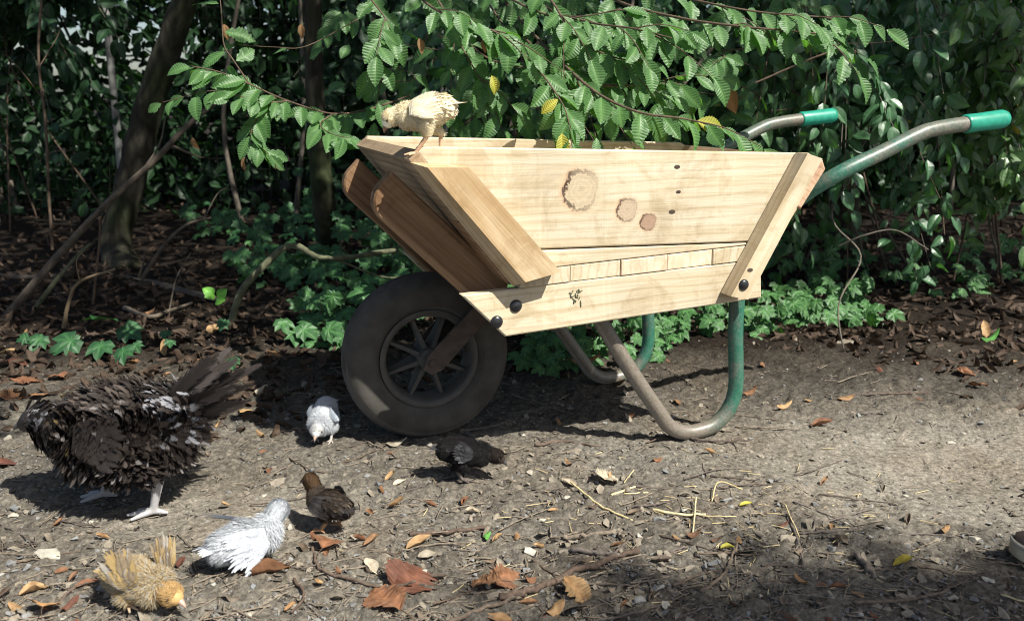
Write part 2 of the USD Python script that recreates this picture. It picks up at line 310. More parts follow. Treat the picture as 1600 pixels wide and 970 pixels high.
wb = thing('wheelbarrow', 'wooden box wheelbarrow with green tube handles and one big black wheel', 'wheelbarrow', (BX, BY, 0), BYAW)
W, T = .30, .026
rail_top = lambda u: .403 + .0505 * (u - .007)
RAIL = [(.099, .310), (.007, .403), (.700, rail_top(.70)), (.707, .350)]
LOW = [(.118, rail_top(.118) + .036), (.083, .4868), (.66, .4765), (.700, .4755), (.676, rail_top(.676) + .036)]
UP = [(.0815, .490), (-.078, .688), (-.072, .697), (.806, .6695), (.822, .660), (.706, .4785)]
E_, F_ = onv(641, 254, -.303), onv(801, 447, -.303)
A_, B_, C_, D_ = onv(668, 262, -.345), onv(733, 262, -.345), onv(877, 425, -.345), onv(821, 441, -.345)
P0, P1, P2, P3 = onv(1262, 240, -.345), onv(1285, 248, -.345), onv(1169, 468, -.345), onv(1142, 463, -.345)
for s in (-1, 1):
    far = s > 0
    sw = (lambda v0, v1: (v0, v1)) if not far else (lambda v0, v1: (-v1, -v0))
    plank('rail', board(RAIL, *sw(-W, -W + T)), pale, wb, (1, 0, .05), (0, 0, 1))
    plank('side_plank', board(LOW, *sw(-W, -W + T), c=.002), pale, wb, (1, 0, 0), (0, 0, 1), 'narrow lower plank of the side')
    plank('side_plank', board(UP, *sw(-W, -W + T)), knotty if not far else pale, wb, (1, 0, 0), (0, 0, 1), 'broad upper plank of the side with three knots' if not far else 'broad upper plank of the far side')
    cl = trimesh.convex.convex_hull(np.array([(E_[0], s * .303, E_[1]), (F_[0], s * .303, F_[1]), (A_[0], s * .345, A_[1]), (B_[0], s * .345, B_[1]), (C_[0], s * .345, C_[1]), (D_[0], s * .345, D_[1]),
        (B_[0] + .004, s * .303, B_[1] + .003), (C_[0] + .004, s * .303, C_[1] + .004)]))
    plank('corner_batten', cl, brown, wb, (C_[0] - B_[0], 0, C_[1] - B_[1]), (0, 1, 0), 'rough brown batten across the front end of the side')
    po = trimesh.convex.convex_hull(np.array([(x + dx, s * v, z) for x, z in (P0, P1, P2, P3) for v, dx in ((.303, 0), (.343, .0), (.3455, .0))]))
    plank('corner_batten', po, pale, wb, (P2[0] - P1[0], 0, P2[1] - P1[1]), (0, 1, 0), 'pale batten across the rear end of the side')
# floor slats
bounds = [.128, .24, .355, .465, .575, .683]
for k in range(5):
    a, b = bounds[k] + .0008, bounds[k + 1] - .0008
    sl = board([(a, rail_top(a) + .0012), (a, rail_top(a) + .0345), (b, rail_top(b) + .0345), (b, rail_top(b) + .0012)], -W + (.0012 if k % 2 else -.0008), W, c=.0015)
    plank('floor_slat', sl, (pale, pale, endg, endg, pale)[k], wb, (0, 1, 0), (1, 0, 0), origin=(a * 1.3, k * .4, .2 + .05 * k))
# front panel: two planks across, grey weathered top edge
fd = np.array([.19, -.24]) / np.hypot(.19, .24); fn = np.array([fd[1], -fd[0]])   # down the slope; outward
o = np.array([-.098, .6745])
for k, (t0, t1) in enumerate(((0, .158), (.160, .325))):
    poly = [o + fd * t0, o + fd * t1, o + fd * t1 - fn * .027, o + fd * t0 - fn * .027]
    plank('front_plank', board(poly, -.302, .302), dark if k else aged, wb, (0, 1, 0), (fd[0], 0, fd[1]))
# tail: two planks across
ta, tb = np.array([.851, .647]), np.array([.727, .458]); td = (tb - ta) / np.linalg.norm(tb - ta); tn = np.array([-td[1], td[0]])
tn = tn if tn[0] > 0 else -tn
for k, (t0, t1) in enumerate(((0, .117), (.119, .226))):
    e = .006 if k == 0 else 0
    poly = [ta + td * (t0 + .012 * (k == 0)) + tn * .001 + tn * e, ta + td * (t1 - .008 * k) + tn * e, ta + td * t1 + tn * (e - .010), ta + td * t1 - tn * .034, ta + td * (t0 + .004) - tn * .034, ta + td * t0 - tn * .012]
    plank('tail_plank', board(poly, -.301 - .003 * (1 - k), .301), reddish if k == 0 else brown, wb, (0, 1, 0), (td[0], 0, td[1]))
# rounded support arms under the front panel
aL, aB, aR = onv(585, 335, -.2), onv(725, 462, -.2), onv(640, 290, -.2)
ad = (aB - aL) / np.linalg.norm(aB - aL); an = np.array([-ad[1], ad[0]]); an = an if an[0] > 0 else -an
for s in (-1, 1):
    pts = []
    wdt = .086; r = .05; top = aL - ad * .035
    for q in np.linspace(0, math.pi / 2, 8): pts.append(top + ad * (r - r * math.sin(q)) + an * (r - r * math.cos(q)))
    pts += [top + an * wdt, top + an * wdt + ad * .34, top + ad * .36 + an * .05, top + ad * .33]
    plank('support_arm', board(pts, s * .2 - .021, s * .2 + .021, c=.004), dark, wb, (ad[0], 0, ad[1]), (0, 0, 1), origin=(0, 0, .2 * s))
# bolts and nail holes
def dome(r, h):
    return lathe([(1e-5, -h), (r * .55, -h * .9), (r * .85, -h * .6), (r, -h * .2), (r, 0)], n=16)
for px, py, vv, r in ((806, 478, -W, .0135), (776, 503, -W, .0135), (1162, 445, -.3455, .0125)):
    u, z = onv(px, py, vv); v, f = dome(r, .007); obj('bolt', (v + [u, vv + .0005, z], f), black_paint, wb, smooth=40)
for px, py, vv, r in ((1058, 261, -W, .0055), (1060, 300, -W, .0045), (1050, 331, -W, .006), (1172, 422, -.3455, .0055)):
    u, z = onv(px, py, vv); v, f = dome(r, .0006); obj('nail', (v * [1.3, 1, .8] + [u, vv - .0002, z], f), nail_iron, wb)
# green tube frame: handles, legs, grips
def tubemat(name, worn):
    return M(name, {'t': ('texture_coordinate', {}), 'g': ('geometry', {}), 'n': ('noise_texture', {'scale': 20.0, 'detail': 7, 'roughness': .75}), 'n2': ('noise_texture', {'scale': 170.0, 'detail': 3, 'roughness': .7}),
        'sep': ('separate_xyz', {}), 'mr': ('map_range', {'from_min': worn[0], 'from_max': worn[1], 'to_min': 0.0, 'to_max': 1.0, 'clamp': True}),
        's1': ('math', {'math_type': 'multiply_add', 'value2': 2.0}), 's2': ('math', {'math_type': 'multiply_add', 'value2': .9}),
        'r': ('rgb_ramp', {'ramp': [(.50, (.014, .13, .080)), (.66, (.050, .13, .095)), (.74, (.10, .125, .098)), (1.0, (.165, .142, .115))]}),
        'r2': ('rgb_ramp', {'ramp': [(.35, (.65, .62, .6)), (.65, (1.1, 1.1, 1.1))]}), 'sc': ('math', {'math_type': 'multiply', 'value2': .42}),
        'x': ('mix', {'mix_type': 'multiply', 'fac': .8}), 'b': ('bump', {'strength': .25, 'distance': .001}),
        'p': ('principled_bsdf', {'roughness': .42, 'specular_ior_level': .5})},
        [('t.object', 'n.vector'), ('t.object', 'n2.vector'), ('t.object', 'sep.vector'), (f'sep.{worn[2]}', 'mr.value'), ('n.fac', 's1.value1'), ('mr.result', 's1.value3'), ('n2.fac', 's2.value1'), ('s1.value', 's2.value3'),
         ('s2.value', 'sc.value1'), ('sc.value', 'r.fac'), ('n2.fac', 'r2.fac'), ('r.color', 'x.color1'), ('r2.color', 'x.color2'), ('x.color', 'p.base_color'), ('n2.fac', 'b.height'), ('b.normal', 'p.normal')])
leg_mat = tubemat('worn_green_leg_paint', (.695, .60, 'x')); handle_mat = tubemat('worn_green_handle_paint', (.84, 1.40, 'x'))
grip_mat = M('green_plastic_grip', {'t': ('texture_coordinate', {}), 'n': ('noise_texture', {'scale': 60.0, 'detail': 4}), 'r': ('rgb_ramp', {'ramp': [(.3, (.010, .19, .125)), (.7, (.022, .27, .185))]}),
    'p': ('principled_bsdf', {'roughness': .38, 'specular_ior_level': .5})}, [('t.object', 'n.vector'), ('n.fac', 'r.fac'), ('r.color', 'p.base_color')])
rust = simple('rusty_iron', (.062, .044, .034), rough=.8, var=.45, scale=40, bump=.4)
for s in (-1, 1):
    hp = catmull([(.40, s * .17, .385), (.60, s * .165, .395), (.71, s * .165, .40), (.775, s * .18, .465), (.822, s * .235, .552), (.885, s * .292, .618), (.997, s * .303, .667), (1.09, s * .309, .707), (1.125, s * .31, .717), (1.175, s * .31, .7245), (1.25, s * .31, .732)], 7)
    obj('handle', tube(hp, .0175, 14), handle_mat, wb, smooth=50)
    gp = np.array([(1.222, s * .31, .7292), (1.226, s * .31, .7296), (1.26, s * .31, .733), (1.33, s * .31, .740), (1.340, s * .31, .741), (1.3455, s * .31, .7416)])
    obj('grip', tube(gp, [.019, .0222, .0215, .0222, .019, .010], 18), grip_mat, wb, smooth=50)
    lp = catmull([(.300, s * .222, .385), (.348, s * .226, .302), (.422, s * .226, .186), (.498, s * .226, .078), (.527, s * .226, .040), (.562, s * .226, .021), (.605, s * .226, .0185), (.65, s * .226, .030), (.684, s * .226, .062), (.7005, s * .226, .11), (.698, s * .226, .18), (.692, s * .226, .26), (.693, s * .224, .41)], 7)
    obj('leg', tube(lp, .0178, 14), leg_mat, wb, smooth=50)
    fk = board([(-.022, .186), (-.012, .215), (.155, .375), (.185, .345), (.02, .178), (-.005, .172)], s * .066 - .004, s * .066 + .004, c=.0015)
    obj('fork', fk, rust, wb, smooth=30)
obj('crossbar', tube([(.36, -.232, .31), (.36, .232, .31)], .014, 10), rust, wb, smooth=50)
# wheel
tyre_mat = M('dusty_black_rubber', {'t': ('texture_coordinate', {}), 'n': ('noise_texture', {'scale': 14.0, 'detail': 6, 'roughness': .65}), 'n2': ('noise_texture', {'scale': 160.0, 'detail': 3}),
    'r': ('rgb_ramp', {'ramp': [(.3, (.036, .034, .030)), (.7, (.080, .073, .064))]}), 'b': ('bump', {'strength': .3, 'distance': .0012}), 'p': ('principled_bsdf', {'roughness': .8, 'specular_ior_level': .25})},
    [('t.object', 'n.vector'), ('t.object', 'n2.vector'), ('n.fac', 'r.fac'), ('r.color', 'p.base_color'), ('n2.fac', 'b.height'), ('b.normal', 'p.normal')])
rim_mat = simple('dusty_black_plastic_rim', (.060, .056, .050), rough=.75, var=.3, scale=18)
prof = []
for q in np.linspace(-2.62, 2.62, 41):
    a, b = .0475, .0455   # across, radial
    rr, vv = .152 + b * math.copysign(abs(math.cos(q)) ** .85, math.cos(q)), a * math.copysign(abs(math.sin(q)) ** .8, math.sin(q))
    if abs(q) < 1.0: rr -= .0045 * (0.5 + .5 * math.cos(q * 22)) ** 3   # tread grooves
    prof.append((rr, vv))
    if abs(abs(q) - 2.03) < .07: prof.append((rr - .0005, vv * 1.03))
wheel = UsdGeom.Xform.Define(stage, numbered(str(wb.GetPath()), 'wheel')); wheel.AddTranslateOp().Set(Gf.Vec3d(0, 0, .2))
obj('tyre', lathe(prof, n=96), tyre_mat, wheel, smooth=40)
rp = [(.116, -.036), (.1165, -.040), (.112, -.0415), (.106, -.040), (.101, -.034), (.0985, -.016), (.0975, 0), (.0985, .016), (.101, .034), (.106, .040), (.112, .0415), (.1165, .040), (.116, .036), (.108, .02), (.106, 0), (.108, -.02), (.116, -.036)]
obj('rim', lathe(rp, n=72), rim_mat, wheel, smooth=40)
hub = [(1e-5, -.058), (.011, -.058), (.0125, -.056), (.0125, -.046), (.024, -.044), (.026, -.040), (.026, .040), (.024, .044), (.0125, .046), (.0125, .056), (.011, .058), (1e-5, .058)]
obj('hub', lathe(hub, n=28), rim_mat, wheel, smooth=40)
for k in range(8):
    a = .35 + k * math.pi / 4
    sp = trimesh.convex.convex_hull(np.array([(r * math.cos(a) + w * -math.sin(a), v, r * math.sin(a) + w * math.cos(a)) for r, hw, hv in ((.022, .0055, .030), (.100, .0035, .014)) for w in (-hw, hw) for v in (-hv, hv)]))
    obj('spoke', sp, rim_mat, wheel, smooth=False)
obj('axle', tube([(0, -.076, 0), (0, .076, 0)], .0085, 12), rust, wheel, smooth=50)

# a smear of moss on the rail
moss = simple('dark_moss', (.085, .10, .05), rough=.95, var=.4, scale=200)
_g = np.random.default_rng(19); _mv = []
for _ in range(15):
    px, py = (900, 462) + _g.normal(0, 1, 2) * [5, 7]; u, z = onv(px, py, -W); d = _g.normal(0, .006, 2)
    _mv.append(tube([(u, -W - .0004, z), (u + d[0] * .5, -W - .002, z + d[1] * .5), (u + d[0], -W - .0008, z + d[1])], [.0012, .0008], 4))
obj('moss', join(_mv), moss, wb, kind='stuff')
# ------------------------------------------------------------------ leaves (local: stalk at the origin, tip along +x, upper side +z)
def hornbeam_leaf(L, Wd, g, veins=10, bend=.25, fold=.25, twist=0.0, torn=0.0):
    """Doubly toothed, pleated leaf: the side veins are ridges, the blade sinks between them."""
    n = 2 * veins + 1; t = np.linspace(0, 1, n); out = []
    wid = Wd / 2 * np.sin(np.pi * np.clip(t, 0, 1) ** .82) ** .72 * (1 - .12 * t); wid[0] = .04 * Wd; wid[-1] = 0
    verts, tint, faces = [], [], []
    ridge = np.where(np.arange(n) % 2 == 0, 1.0, -1.0)
    rip = g.normal(0, 1, n)
    for side in (1, -1):
        base = len(verts)
        for i in range(n):
            for k, s in enumerate((0, .5, 1.0)):
                edge = (1.07 if ridge[i] > 0 else .94) if k == 2 else 1
                if torn and k and g.random() < torn: edge *= g.uniform(.45, .8)
                w = wid[i] * s * edge
                x = (t[i] + .16 * s * wid[i] / (Wd / 2) * (1 - t[i])) * L
                y = side * w * math.cos(fold); z = w * math.sin(fold) + ridge[i] * .0075 * L * (1 if k == 1 else .55 if k == 2 else 0.15) + rip[i] * .004 * L * s
                z -= bend * L * (x / L) ** 2; x *= 1 - .35 * bend * (x / L)
                a = twist * x / L; y, z = y * math.cos(a) - z * math.sin(a), y * math.sin(a) + z * math.cos(a)
                verts.append((x, y, z))
                c = (1.45, 1.35, 1.25) if k == 0 else (1.14, 1.12, 1.08) if ridge[i] > 0 else (.80, .82, .82)
                tint.append(c)
        for i in range(n - 1):
            for k in range(2):
                a, b, c, d = base + 3 * i + k, base + 3 * i + k + 1, base + 3 * (i + 1) + k + 1, base + 3 * (i + 1) + k
                faces += [(a, b, c), (a, c, d)] if side < 0 else [(a, c, b), (a, d, c)]
    return np.array(verts), np.array(faces), np.array(tint)

def ovate_leaf(L, Wd, g, n=6, bend=.3, fold=.35, curl=.0):
    t = np.linspace(0, 1, n + 1); wid = Wd / 2 * np.sin(np.pi * t ** .75) ** .8; wid[0] = .03 * Wd; wid[-1] = 0
    verts, tint, faces = [], [], []
    tw = g.uniform(-.4, .4); wv = g.uniform(0, 6)
    for i in range(n + 1):
        for s in (-1, -.5, 0, .5, 1):
            x = t[i] * L; y = s * wid[i] * math.cos(fold); z = abs(s) * wid[i] * math.sin(fold) - abs(s) ** 2 * wid[i] * curl + .02 * L * math.sin(wv + 9 * t[i]) * s
            z -= bend * L * t[i] ** 2; x *= 1 - .35 * bend * t[i]
            a = tw * t[i]; y, z = y * math.cos(a) - z * math.sin(a), y * math.sin(a) + z * math.cos(a)
            verts.append((x, y, z)); tint.append((1.4, 1.35, 1.3) if s == 0 else (1.0,) * 3 if abs(s) == .5 else (.9,) * 3)
    for i in range(n):
        for k in range(4):
            a = 5 * i + k; faces += [(a, a + 5, a + 6), (a, a + 6, a + 1)]
    return np.array(verts), np.array(faces), np.array(tint)

def ivy_leaf(L, g):
    """Five-lobed ivy leaf with pale veins to the lobe tips; stalk at the origin between the basal lobes."""
    ang = np.radians([0, 14, 28, 47, 66, 88, 112, 138, 160])
    rad = np.array([1.0, .80, .56, .80, .55, .62, .50, .52, .30]) * (1 + g.normal(0, .05, 9))
    A = np.concatenate([ang, -ang[:0:-1]]); R = np.concatenate([rad, rad[:0:-1]])
    A = np.concatenate([A[9:], A[:9]]); R = np.concatenate([R[9:], R[:9]])  # from the left base round the tip to the right base
    cx = .36
    rim = np.stack([cx + .64 * R * np.cos(A), .64 * R * np.sin(A) * 1.08, 0 * A], -1)
    mid = np.stack([cx + .34 * R * np.cos(A), .34 * R * np.sin(A) * 1.08, 0 * A], -1)
    tipv = np.isin(np.round(np.degrees(np.abs(A))), (0, 47, 88))
    v = np.vstack([[(cx, 0, 0)], mid, rim, [(0.10, 0, 0)]])
    m = len(A)
    v[1:1 + m, 2] += np.where(tipv, .0, .030); v[1 + m:1 + 2 * m, 2] += np.where(tipv, -.05, .02) + g.normal(0, .02, m)
    v[:, 2] -= .10 * (v[:, 0] - .2) ** 2 + .10 * np.abs(v[:, 1]) ** 1.5 * g.uniform(.3, 1.8)
    tint = np.vstack([[(1.9, 1.75, 1.5)], np.where(tipv[:, None], (1.55, 1.45, 1.3), (.9, .9, .9)), np.where(tipv[:, None], (1.15, 1.1, 1.05), (.85, .86, .86)), [(1.6, 1.5, 1.3)]])
    f = []
    for i in range(m - 1):
        f += [(0, 1 + i, 2 + i), (1 + i, 1 + m + i, 2 + m + i), (1 + i, 2 + m + i, 2 + i)]
    e = 1 + 2 * m
    f += [(0, e, 1), (1, e, 1 + m), (0, m, e), (m, 2 * m, e)]
    return v * L, np.array(f), tint

def frame(tip, normal):
    """Matrix whose x axis runs along tip and whose z axis is as near normal as can be."""
    x = np.asarray(tip, float); x = x / np.linalg.norm(x)
    z = np.asarray(normal, float); z = z - x * (z @ x); z /= np.linalg.norm(z) + 1e-9
    return np.stack([x, np.cross(z, x), z], 1)

def m44(R, p, s=1.0):
    m = np.eye(4); m[:3, :3] = R * s; m[:3, 3] = p; return m

class Leaves:
    """Collects placed leaves; the ones that show largest become parts, the rest one part of the thing."""
    def __init__(self): self.a = []
    def add(self, shapes, k, R, p, s, mat): self.a.append((shapes[k % len(shapes)], R, np.asarray(p, float), s, mat))
    def build(self, parent, most=300, stuff='foliage', name='leaf'):
        def seen(q):
            p = q[2] - [0, 0, CAM_H]; c, s = math.cos(CAM_T), math.sin(CAM_T)
            d = p[1] * c - p[2] * s
            if d < .3: return -1
            x, y = p[0] / d * CAM_F, (p[1] * s + p[2] * c) / d * CAM_F
            return q[3] / d if abs(x) < 830 and abs(y) < 505 else -1
        rank = sorted(range(len(self.a)), key=lambda i: -seen(self.a[i]))
        part = [i for i in rank[:most] if seen(self.a[i]) > 0]
        for i in part:
            (v, f, t), R, p, s, mat = self.a[i]
            obj(name, (v * s, f), mat, parent, tint=t, mtx=m44(R, p))
        rest = {}
        for i in set(range(len(self.a))) - set(part): rest.setdefault(str(self.a[i][4].GetPath()), []).append(self.a[i])
        for path, q in rest.items():
            v, f = join([((x[0][0] * x[3]) @ x[1].T + x[2], x[0][1]) for x in q])
            obj(stuff, (v, f), path, parent, tint=np.vstack([x[0][2] for x in q]), kind='stuff')

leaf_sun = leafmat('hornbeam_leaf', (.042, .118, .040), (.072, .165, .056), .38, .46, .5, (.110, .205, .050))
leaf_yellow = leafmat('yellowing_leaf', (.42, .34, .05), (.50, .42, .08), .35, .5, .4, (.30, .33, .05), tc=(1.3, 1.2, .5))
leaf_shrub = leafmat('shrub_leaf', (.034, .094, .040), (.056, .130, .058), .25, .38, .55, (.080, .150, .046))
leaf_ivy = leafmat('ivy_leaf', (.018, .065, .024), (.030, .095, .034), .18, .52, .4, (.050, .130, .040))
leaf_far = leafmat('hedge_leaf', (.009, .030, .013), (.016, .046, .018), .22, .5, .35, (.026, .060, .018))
leaf_dry = leafmat('dry_leaf', (.20, .12, .05), (.28, .17, .08), .2, .7, .2, (.12, .07, .035), tc=(1.2, 1, .8))
bark = M('bark', {'t': ('texture_coordinate', {}), 'm': ('mapping', {'scale': (14, 14, 3.5)}), 'n': ('noise_texture', {'scale': 2.0, 'detail': 7, 'roughness': .65}), 'n2': ('noise_texture', {'scale': 2.4, 'detail': 3}),
    'r': ('rgb_ramp', {'ramp': [(.3, (.030, .024, .018)), (.55, (.075, .066, .048)), (.75, (.12, .112, .085))]}), 'r2': ('rgb_ramp', {'ramp': [(.42, (1, 1, 1)), (.62, (.62, .85, .50))]}),
    'x': ('mix', {'mix_type': 'multiply', 'fac': 1.0}), 'b': ('bump', {'strength': .8, 'distance': .012}), 'p': ('principled_bsdf', {'roughness': .9, 'specular_ior_level': .15})},
    [('t.object', 'm.vector'), ('m.vector', 'n.vector'), ('t.object', 'n2.vector'), ('n.fac', 'r.fac'), ('n2.fac', 'r2.fac'), ('r.color', 'x.color1'), ('r2.color', 'x.color2'), ('x.color', 'p.base_color'), ('n.fac', 'b.height'), ('b.normal', 'p.normal')])
dark_bark = M('dark_bark', {'t': ('texture_coordinate', {}), 'm': ('mapping', {'scale': (14, 14, 3.5)}), 'n': ('noise_texture', {'scale': 2.0, 'detail': 7, 'roughness': .65}), 'n2': ('noise_texture', {'scale': 3.0, 'detail': 3}),
    'r': ('rgb_ramp', {'ramp': [(.3, (.016, .013, .010)), (.55, (.042, .038, .027)), (.75, (.068, .066, .050))]}), 'r2': ('rgb_ramp', {'ramp': [(.42, (1, 1, 1)), (.6, (.65, .9, .55))]}),
    'x': ('mix', {'mix_type': 'multiply', 'fac': 1.0}), 'b': ('bump', {'strength': .8, 'distance': .012}), 'p': ('principled_bsdf', {'roughness': .9, 'specular_ior_level': .15})},
    [('t.object', 'm.vector'), ('m.vector', 'n.vector'), ('t.object', 'n2.vector'), ('n.fac', 'r.fac'), ('n2.fac', 'r2.fac'), ('r.color', 'x.color1'), ('r2.color', 'x.color2'), ('x.color', 'p.base_color'), ('n.fac', 'b.height'), ('b.normal', 'p.normal')])
twig_mat = simple('brown_twig', (.085, .055, .034), rough=.85, var=.4, scale=50, bump=.3)
stem_mat = simple('grey_brown_stem', (.10, .085, .065), rough=.85, var=.4, scale=40, bump=.3)
g = np.random.default_rng(21)
H_SHAPES = [hornbeam_leaf(1, g.uniform(.50, .60), g, bend=g.uniform(.05, .4), fold=g.uniform(.08, .45), twist=g.uniform(-.5, .5), torn=.0 if k < 9 else .22) for k in range(12)]
O_SHAPES = [ovate_leaf(1, g.uniform(.48, .62), g, bend=g.uniform(.05, .45), fold=g.uniform(.2, .6), curl=g.uniform(0, .3)) for k in range(10)]
I_SHAPES = [ivy_leaf(1, g) for k in range(10)]
S_SHAPES = []
for k in range(6):   # small far leaves
    v = np.array([(0, 0, 0), (.38, .27, .05), (.75, .2, 0), (1, 0, -.1 - .15 * g.random()), (.75, -.2, 0), (.38, -.27, .05)]) * [1, 1 + .3 * g.random(), 1]
    S_SHAPES.append((v, np.array([(0, 3, 2), (0, 2, 1), (0, 5, 4), (0, 4, 3)]), np.ones((6, 3))))

def rand_unit(g):
    v = g.normal(0, 1, 3); return v / np.linalg.norm(v)

# ------------------------------------------------------------------ trees over the path
def clump(L, g, c, rad, n, mat, size=(.05, .085), shapes=S_SHAPES, flat=.6):
    """Leafy masses: leaves gathered round random knots inside an ellipsoid, so that gaps stay between them."""
    c, rad = np.asarray(c, float), np.asarray(rad, float)
    knots = []
    while len(knots) < max(4, n // 22):
        p = g.uniform(-1, 1, 3)
        if p @ p < 1: knots.append(c + p * rad)
    for k in knots:
        for _ in range(22):
            p = k + g.normal(0, .11, 3) * [1, 1, .7]
            nrm = rand_unit(g) * flat + [0, 0, 1]; tip = rand_unit(g) + [0, 0, -.4]
            L.add(shapes, int(g.integers(99)), frame(tip, nrm), p, g.uniform(*size), mat)

def shade_over(x, y, z): return np.array([x, y, 0]) + SUN * (z / SUN[2])

def limbs(base, ends, r0, g, up=1.6):
    out = []
    for e in ends:
        e = np.asarray(e, float); b = np.asarray(base, float)
        mid = b + (e - b) * .5 + [0, 0, .12 * np.linalg.norm(e - b)] + g.normal(0, .08, 3)
        out.append(tube(catmull([b, b + (mid - b) * .5 + g.normal(0, .05, 3), mid, e], 5), [r0, r0 * .7, r0 * .22], 6))
    return join(out)

def px_curve(pts, n=6): return catmull([at_depth(*p) for p in pts], n)

# leaning tree at the left, upright tree behind the barrow's nose, one thin trunk, and two trees at the right hidden by the hedge
def tree(name, label, cat, trunk_pts, r, targets, seed, n_leaf, flare=1.5):
    g = np.random.default_rng(seed)
    t = thing(name, label, cat, trunk_pts[0]); b = np.array(trunk_pts[0])
    P = catmull(trunk_pts, 8) - b
    rr = r * np.interp(np.linspace(0, 1, len(P)), [0, .08, .3, 1], [flare, 1.12, 1, .62]) * (1 + .05 * np.sin(np.arange(len(P)) * 1.7))
    v, f = tube(P, rr, 16)
    v = v + (meshkit.fbm(v * [9, 9, 3], 3, seed)[:, None] - .5) * .03
    obj('trunk', (v, f), dark_bark, t, smooth=True)
    ends = [shade_over(*q[:2], q[2]) - b for q in targets]
    if ends: obj('limb', limbs(P[-1], ends, r * .5, g), bark, t, smooth=True)
    L = Leaves()
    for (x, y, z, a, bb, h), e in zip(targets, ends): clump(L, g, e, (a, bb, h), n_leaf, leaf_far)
    if L.a: L.build(t, 0, 'crown')
    return t

# (ground x, ground y of the shade, height of the leaves, half sizes) of each bough
tree('leaning_tree', 'dark leaning tree trunk at the left rising out of the leaf litter', 'tree',
     [gnd(165, 440, .0) + [0, .25, -.05], at_depth(180, 380, 4.35), at_depth(205, 280, 4.35), at_depth(235, 160, 4.3), at_depth(290, 0, 4.2), at_depth(330, -120, 4.1), at_depth(390, -330, 4.0)], .070,
     [(-2.6, 3.6, 3.0, .9, .7, .4), (-1.75, 3.6, 2.9, .7, .5, .4), (-2.5, 4.9, 3.3, 1., .8, .5), (-1.5, 4.6, 3.3, .9, .8, .5), (-2.3, 2.5, 2.8, .7, .5, .3), (-3.4, 3.0, 3, .8, .8, .4), (-1.75, 2.15, 2.7, .32, .2, .2), (-3., 6.3, 4.2, 1.5, 1.2, .6), (-1.2, 6.5, 4.2, 1.5, 1.2, .6)], 31, 1500)
tree('upright_tree', 'slim upright mossy tree trunk behind the front of the wheelbarrow', 'tree',
     [gnd(518, 395) + [0, .02, -.05], at_depth(506, 330, 4.2), at_depth(500, 240, 4.2), at_depth(492, 120, 4.2), at_depth(488, 0, 4.2), at_depth(485, -180, 4.2), at_depth(490, -340, 4.2)], .048,
     [(-.7, 3.8, 3.2, .8, .5, .4), (.4, 4.0, 3.3, .8, .5, .4), (-.6, 4.9, 3.5, .9, .8, .5), (.5, 5., 3.5, .9, .8, .5), (-.2, 6, 3.6, 1.6, .8, .5)], 32, 1500)
tree('hedge_tree', 'tree trunk hidden among the dark hedge leaves above the right handle', 'tree',
     [(1.75, 4.7, -.05), (1.72, 4.65, .8), (1.78, 4.6, 1.6), (1.7, 4.6, 2.4)], .07,
     [(1.3, 4.2, 3.2, .7, .45, .4), (2.3, 4.1, 3.1, .7, .45, .4), (3.3, 3.9, 3.1, .8, .5, .4), (1.5, 5., 3.5, .9, .8, .5), (2.6, 4.8, 3.5, 1, .8, .5), (3.8, 4.4, 3.4, 1, .9, .5), (1.8, 6., 3.6, 1.5, .8, .5)], 33, 1500)
tree('path_tree', 'tree beside the path that shades the lower right corner', 'tree',
     [(4.3, -1.75, -.05), (4.3, -1.75, 1.2), (4.25, -1.7, 2.6), (4.2, -1.65, 4.0)], .09,
     [(.50, 1.13, 5.2, .36, .08, .15), (.95, 1.10, 5.2, .36, .09, .15), (1.4, 1.0, 5.2, .4, .12, .15), (.6, 1.0, 5.2, .6, .14, .2), (1.2, .95, 5.2, .6, .14, .2), (.6, .75, 5.4, .8, .25, .3), (1.5, .55, 5.4, .8, .25, .3)], 34, 1500)

# ------------------------------------------------------------------ far hedge that closes the view, with holes at the upper left
def far_hedge():
    g = np.random.default_rng(41)
    t = thing('far_hedge', 'dark leafy hedge that closes the view behind the trees', 'hedge')
    L = Leaves()
    gap = lambda x, z, y: np.exp(-(((x / y + .43) / .072) ** 2 + (((z - CAM_H) / y - .080) / .030) ** 2))
    for _ in range(5200):
        y = g.uniform(5.6, 8.4); x = g.uniform(-.75, .75) * y; z = g.uniform(0, 3.6) * (y / 7) + .1
        if g.random() < gap(x, z, y) * 1.15: continue
        if g.random() < gap(x, z + .18, y) * 1.0: continue
        for _ in range(14):
            p = np.array([x, y, z]) + g.normal(0, .15, 3)
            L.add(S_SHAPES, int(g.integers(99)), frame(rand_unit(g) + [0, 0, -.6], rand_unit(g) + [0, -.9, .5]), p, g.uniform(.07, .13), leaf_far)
    L.build(t, 0, 'foliage')
    st = [tube(catmull([(x, y, 0), (x + g.normal(0, .1), y, .7), (x + g.normal(0, .2), y + g.normal(0, .2), 1.6), (x + g.normal(0, .3), y, 2.4)], 4), [.018, .006], 5) for x, y in zip(g.uniform(-4.5, 4.5, 60), g.uniform(5.4, 7.5, 60))]
    obj('stem', join(st), stem_mat, t, smooth=True, kind='stuff')
far_hedge()

